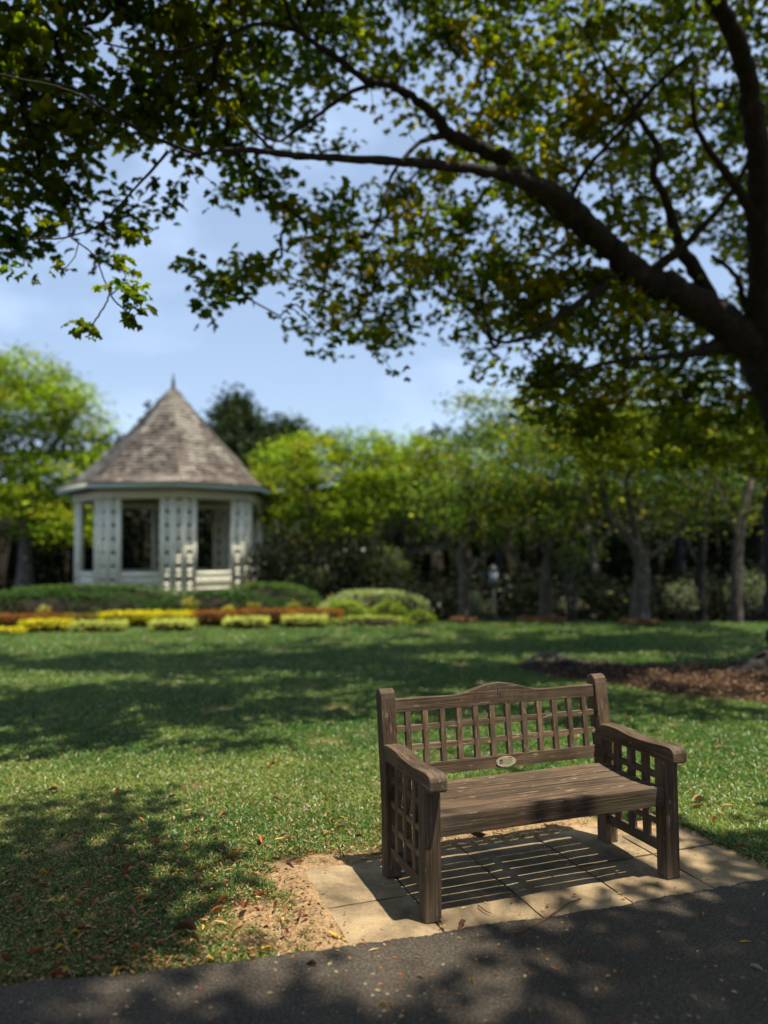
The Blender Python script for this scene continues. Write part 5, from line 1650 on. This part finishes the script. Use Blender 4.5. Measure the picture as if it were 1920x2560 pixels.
# leaf litter: fine dry fragments nobody could count
def litter():
    n = 24000
    u = RNG.uniform(-100, 2020, n); v = RNG.uniform(1600, 2700, n)
    P = np.array([ground(a, b) for a, b in zip(u, v)])
    x, y = P[:, 0], P[:, 1]
    xb, yb = w2b(x, y)
    onpath = yb < path_edge_y(xb)
    onslab = (xb > -0.37) & (xb < 1.79) & (yb < 0.745) & ~onpath
    bf = bare(x, y)
    left = np.exp(-(((xb + 1.3) / 1.3) ** 2 + ((yb - 0.7) / 0.9) ** 2))
    pk = np.where(onpath, 0.05, np.where(onslab, 0.05, 0.32 + 0.6 * bf + 1.3 * left))
    k = RNG.random(n) < pk
    P = P[k]; onp = (onpath | onslab)[k]; n = len(P)
    P[:, 2] = np.where(onp, 0.011, RNG.uniform(0.004, 0.022, n))
    T, B, N = rot_frames(n, 0.75)
    fl = onp[:, None]
    N = np.where(fl, np.array([0, 0, 1.0]), N); T = np.where(fl, T * np.array([1, 1, 0]), T)
    T /= np.linalg.norm(T, axis=1)[:, None]; B = np.cross(N, T)
    L = RNG.uniform(0.008, 0.026, n)
    V, F = kites(P, T, B, N, L, L * RNG.uniform(0.3, 0.7, n), 0.05)
    cols = np.array([(0.42, 0.27, 0.12), (0.35, 0.16, 0.06), (0.22, 0.11, 0.05), (0.50, 0.38, 0.18), (0.30, 0.09, 0.04)])
    c = cols[RNG.integers(0, 5, n)] * RNG.uniform(0.6, 1.2, (n, 1))
    tag(obj_np('leaf_litter', V, [F], M_DRY, col=np.repeat(c, 4, 0)), 'fine dry leaf fragments scattered over grass, soil and path', 'litter', kind='stuff')
    # mulch of fallen leaves round the big trunk
    n = 46000
    lo, hi = MULCH.min(0), MULCH.max(0)
    x = RNG.uniform(lo[0] - .2, hi[0], n); y = RNG.uniform(lo[1] - .2, hi[1] + .2, n)
    jx = x + RNG.normal(0, 0.14, n); jy = y + RNG.normal(0, 0.10, n)
    k = in_poly(jx, jy, MULCH); x, y = x[k], y[k]; n = len(x)
    T, B, N = rot_frames(n, 0.55)
    L = RNG.uniform(0.018, 0.055, n)
    V, F = kites(np.stack([x, y, RNG.uniform(0, 0.035, n)], 1), T, B, N, L, L * 0.45, 0.1)
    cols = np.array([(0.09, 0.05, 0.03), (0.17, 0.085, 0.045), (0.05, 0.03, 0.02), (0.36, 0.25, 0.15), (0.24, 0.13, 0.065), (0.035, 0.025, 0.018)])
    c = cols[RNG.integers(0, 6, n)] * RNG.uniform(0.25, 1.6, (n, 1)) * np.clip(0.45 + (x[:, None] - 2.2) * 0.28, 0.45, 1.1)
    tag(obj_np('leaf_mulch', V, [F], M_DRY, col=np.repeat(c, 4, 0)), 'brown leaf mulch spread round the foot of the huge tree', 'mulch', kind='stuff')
    # mulch rings at the feet of the lit trunks
    for (u, v, y_, w, lb) in [(1350, 1553, 17.6, 1.0, 'orange mulch patch at the foot of the middle lit trunk'), (1600, 1556, 16.8, 0.7, 'brown mulch patch at the foot of the leaning trunk'), (1160, 1553, 17.8, 0.5, 'brown mulch patch at the foot of the leftmost lit trunk')]:
        p = at(u, v, y_); n = 900
        aa = RNG.uniform(0, 6.283, n); rr2 = np.sqrt(RNG.random(n))
        P = np.stack([p[0] + np.cos(aa) * rr2 * w * 0.6, y_ + np.sin(aa) * rr2 * 0.45, 0.03 + 0.05 * (1 - rr2)], 1)
        T, B, N = rot_frames(n, 0.6); L = RNG.uniform(0.05, 0.1, n)
        V, F = kites(P, T, B, N, L, L * 0.5, 0.1)
        c = np.array([(0.45, 0.24, 0.11)]) * RNG.uniform(0.4, 1.2, (n, 1))
        tag(obj_np('leaf_mulch', V, [F], M_DRY, col=np.repeat(c, 4, 0)), lb, 'mulch', kind='stuff')
litter()

# ------------------------------------------------------------------ countable fallen leaves
def dry_leaf_mesh(seed, curl, long_):
    rs = random.Random(seed)
    bm = bmesh.new()
    nl, nw = 8, 4
    rows = []
    for i in range(nl + 1):
        t = i / nl
        wd = math.sin(math.pi * min(1, t * 0.98 + 0.01)) ** 0.75 * (0.24 if long_ else 0.36) * (1 - 0.25 * t)
        row = []
        for j in range(nw + 1):
            s = (j / nw - 0.5) * 2
            z = curl * (abs(s) ** 1.6) * wd * 1.4 + 0.16 * curl * math.sin(t * 3 + seed) + rs.uniform(-0.01, 0.01)
            row.append(bm.verts.new((t - 0.5, s * wd * 0.5 * (1 - 0.25 * curl) + 0.04 * math.sin(t * 4 + seed), z + 0.02)))
        rows.append(row)
    for i in range(nl):
        for j in range(nw):
            bm.faces.new((rows[i][j], rows[i + 1][j], rows[i + 1][j + 1], rows[i][j + 1]))
    # stalk
    a = bm.verts.new((-0.5, 0.01, 0.02)); b = bm.verts.new((-0.72, 0.03, 0.06)); c = bm.verts.new((-0.5, -0.01, 0.02))
    bm.faces.new((a, b, c))
    me = bpy.data.meshes.new('fallen_leaf')
    bmesh.ops.recalc_face_normals(bm, faces=bm.faces)
    bm.to_mesh(me); bm.free()
    return me
def mat_dead(name, col):
    m, n, l, b = new_mat(name)
    tc = n.new('ShaderNodeTexCoord')
    nz = noise(n, l, tc.outputs['Object'], 6, 5, 0.65)
    r = ramp(n, [(0.3, tuple(x * 0.55 for x in col)), (0.7, tuple(min(1, x * 1.25) for x in col))]); l.new(nz.outputs['Fac'], r.inputs['Fac'])
    l.new(r.outputs['Color'], b.inputs['Base Color']); b.inputs['Roughness'].default_value = 0.6
    return m
DEAD = {'orange': (0.48, 0.17, 0.05), 'red': (0.30, 0.07, 0.03), 'tan': (0.46, 0.29, 0.13), 'yellow': (0.62, 0.42, 0.05), 'brown': (0.12, 0.055, 0.03), 'pale': (0.55, 0.48, 0.30)}
LM = {}
for cn, cc in DEAD.items():
    mt = mat_dead(cn + '_dead_leaf', cc)
    for s in range(3):
        me = dry_leaf_mesh(s * 7 + len(LM), (0.25, 0.7, 1.1)[s], s != 1)
        me.materials.append(mt)
        me.polygons.foreach_set('use_smooth', [True] * len(me.polygons))
        LM[cn, s] = me
def fallen(u, v, cn, length, label, group=None, rz=None):
    g = ground(u, v)
    xb, yb = w2b(g[0], g[1])
    onp = yb < float(path_edge_y(xb))
    ons = -0.375 < xb < 1.79 and yb < 0.745
    z = 0.010 if onp else (0.002 if ons else 0.016)
    s = random.randrange(3)
    o = bpy.data.objects.new('fallen_leaf', LM[cn, s])
    link(o)
    o.location = (g[0], g[1], z)
    o.scale = (length,) * 3
    o.rotation_euler = (random.uniform(-.15, .15) if not (onp or ons) else random.uniform(-.05, .05), random.uniform(-.15, .15) if not (onp or ons) else 0, rz if rz is not None else random.uniform(0, 6.28))
    tag(o, label, 'leaf', group or 'single fallen leaves')
named = [
    (680, 1923, 'red', .085, 'red brown fallen leaf alone on the lit grass left of the bench back'),
    (130, 1982, 'orange', .075, 'orange fallen leaf on the grass near the left edge above the first shadow'),
    (292, 1986, 'orange', .075, 'orange fallen leaf at the tip of the upper left shadow'),
    (654, 2108, 'orange', .085, 'orange curled leaf on the grass left of the paving, left of a pair'),
    (718, 2102, 'tan', .085, 'tan curled leaf on the grass left of the paving, right of a pair'),
    (561, 2044, 'orange', .06, 'small orange leaf on lit grass midway between left edge and bench'),
    (353, 2056, 'orange', .06, 'orange leaf in the grass between the two left shadows'),
    (579, 2146, 'orange', .06, 'orange leaf at the upper rim of the bare sandy patch'),
    (882, 2067, 'orange', .05, 'small orange leaf just left of the bench rear leg'),
    (813, 2045, 'orange', .05, 'small orange leaf above the left corner of the paving'),
    (440, 2203, 'red', .06, 'red brown leaf at the rim of the left shadow below the grass shadow'),
    (312, 2203, 'red', .06, 'dull red leaf in the dark grass at lower left'),
    (613, 2279, 'red', .11, 'largest red brown leaf, lying on sand left of the slabs'),
    (556, 2261, 'orange', .06, 'orange leaf touching the sand just left of the largest red leaf'),
    (463, 2337, 'brown', .12, 'long brown curled leaf low in the left grass'),
    (527, 2403, 'yellow', .045, 'bright yellow leaf at the edge of the path'),
    (752, 2293, 'brown', .07, 'brown leaf in the grass tuft beside the lower left slab'),
    (550, 2316, 'tan', .06, 'tan leaf on the grass below the largest red leaf'),
    (689, 2273, 'brown', .055, 'dark brown leaf shading the sand left of the slabs'),
    (839, 2348, 'yellow', .08, 'yellow red leaf on the front left slab by the path'),
    (718, 2337, 'orange', .05, 'orange leaf in the grass tuft near the path edge'),
    (240, 2200, 'pale', .05, 'pale round leaf in the dark grass at lower left'),
    (1196, 2094, 'brown', .085, 'curled brown leaf behind the slabs seen under the seat, left one'),
    (1246, 2082, 'red', .075, 'curled red brown leaf behind the slabs seen under the seat, right one'),
    (1750, 2009, 'tan', .10, 'large tan leaf right of the bench front leg'),
    (1742, 2022, 'tan', .08, 'tan leaf just below the large tan leaf right of the bench'),
    (1777, 2017, 'tan', .075, 'tan leaf in the cluster right of the bench, second from left'),
    (1816, 2021, 'tan', .075, 'tan leaf at the right end of the cluster right of the bench'),
    (1725, 1980, 'orange', .06, 'orange leaf above the tan cluster right of the bench'),
    (1799, 1873, 'orange', .07, 'orange leaf on the grass right of the armrest'),
    (1756, 1869, 'orange', .055, 'small orange leaf between armrest and the brighter orange leaf'),
    (1912, 1925, 'red', .06, 'red brown leaf at the right edge of the grass'),
    (1786, 2060, 'red', .06, 'dark red leaf below the tan cluster right of the bench'),
    (1862, 2361, 'yellow', .05, 'yellow leaf on the shaded path at far right'),
    (1759, 2291, 'orange', .035, 'small orange leaf on the shaded path right of the bench'),
    (1402, 2350, 'yellow', .035, 'small yellow leaf on the shaded path below the twig'),
    (1384, 2427, 'orange', .028, 'tiny orange leaf in the middle of the shaded path'),
    (1735, 2504, 'pale', .040, 'pale round leaf low on the shaded path'),
    (1891, 2427, 'pale', .045, 'dull pale leaf at the right edge of the path'),
    (1182, 2465, 'yellow', .038, 'yellow leaf in the shadow of the lower path'),
    (957, 2524, 'yellow', .036, 'left leaf of the yellow pair at the bottom of the path'),
    (979, 2524, 'yellow', .030, 'right leaf of the yellow pair at the bottom of the path'),
    (897, 2543, 'pale', .040, 'pale leaf at the very bottom of the path'),
    (934, 2382, 'tan', .045, 'tan leaf on the lit path in front of the left slab'),
    (1051, 2451, 'tan', .030, 'small tan leaf on the path in front of the shadow'),
    (1155, 2318, 'brown', .065, 'dark curled leaf where slab and path meet'),
    (1549, 2234, 'yellow', .028, 'small yellow leaf on the joint of the front slabs'),
    (1160, 2271, 'yellow', .030, 'small yellow leaf on the slab right of the front leg, left one'),
    (1215, 2258, 'yellow', .030, 'small yellow leaf on the slab right of the front leg, right one'),
    (1910, 2243, 'pale', .030, 'small pale leaf on the path at the right edge'),
    (560, 1860, 'orange', .05, 'orange speck of a leaf in the lawn left of the bench back'),
    (1195, 1676, 'red', .08, 'dark red leaf on the shaded lawn above the bench back'),
    (778, 2420, 'brown', .05, 'brown crumpled leaf on the left part of the path'),
]
for u, v, cn, ln, lb in named:
    fallen(u, v, cn, ln, lb)
cnt_small = 0
while cnt_small < 235:
    u = random.uniform(0, 1920); v = random.uniform(1780, 2480)
    g = ground(u, v); xb, yb = w2b(g[0], g[1])
    if yb < float(path_edge_y(xb)): continue
    if -0.40 < xb < 1.80 and yb < 0.76: continue
    left = math.exp(-(((xb + 1.2) / 1.3) ** 2 + ((yb - 0.6) / 0.8) ** 2)) + (0.25 if xb > 1.2 and yb < 2.5 else 0.12)
    if random.random() > left: continue
    fallen(u, v, random.choice(['orange', 'tan', 'tan', 'red', 'brown', 'orange', 'yellow']), random.uniform(0.025, 0.06), 'small dry leaf lying among the grass blades', 'small dry leaves in the grass')
    cnt_small += 1

# twigs on the ground
def gtwig(pts, r, label):
    P = [ground(u, v) + np.array([0, 0, 0.012]) for u, v in pts]
    c = P[0].copy()
    m = MB(); Q = spline(np.array(P) - c, 5)
    m.tube(Q, np.linspace(r, r * 0.4, len(Q)), 5)
    o = m.build('twig', mat_simple('twig_bark', (0.10, 0.03, 0.015), (0.2, 0.08, 0.04), 40, 0.8, 0.2), None, True)
    o.location = tuple(c)
    tag(o, label, 'twig')
gtwig([(1452, 2254), (1412, 2270), (1374, 2298), (1330, 2325), (1287, 2343)], 0.004, 'long thin reddish twig lying from slab to path')
gtwig([(1196, 2270), (1214, 2284), (1230, 2291)], 0.0035, 'short dark twig on the slab right of the front leg')
print('done')
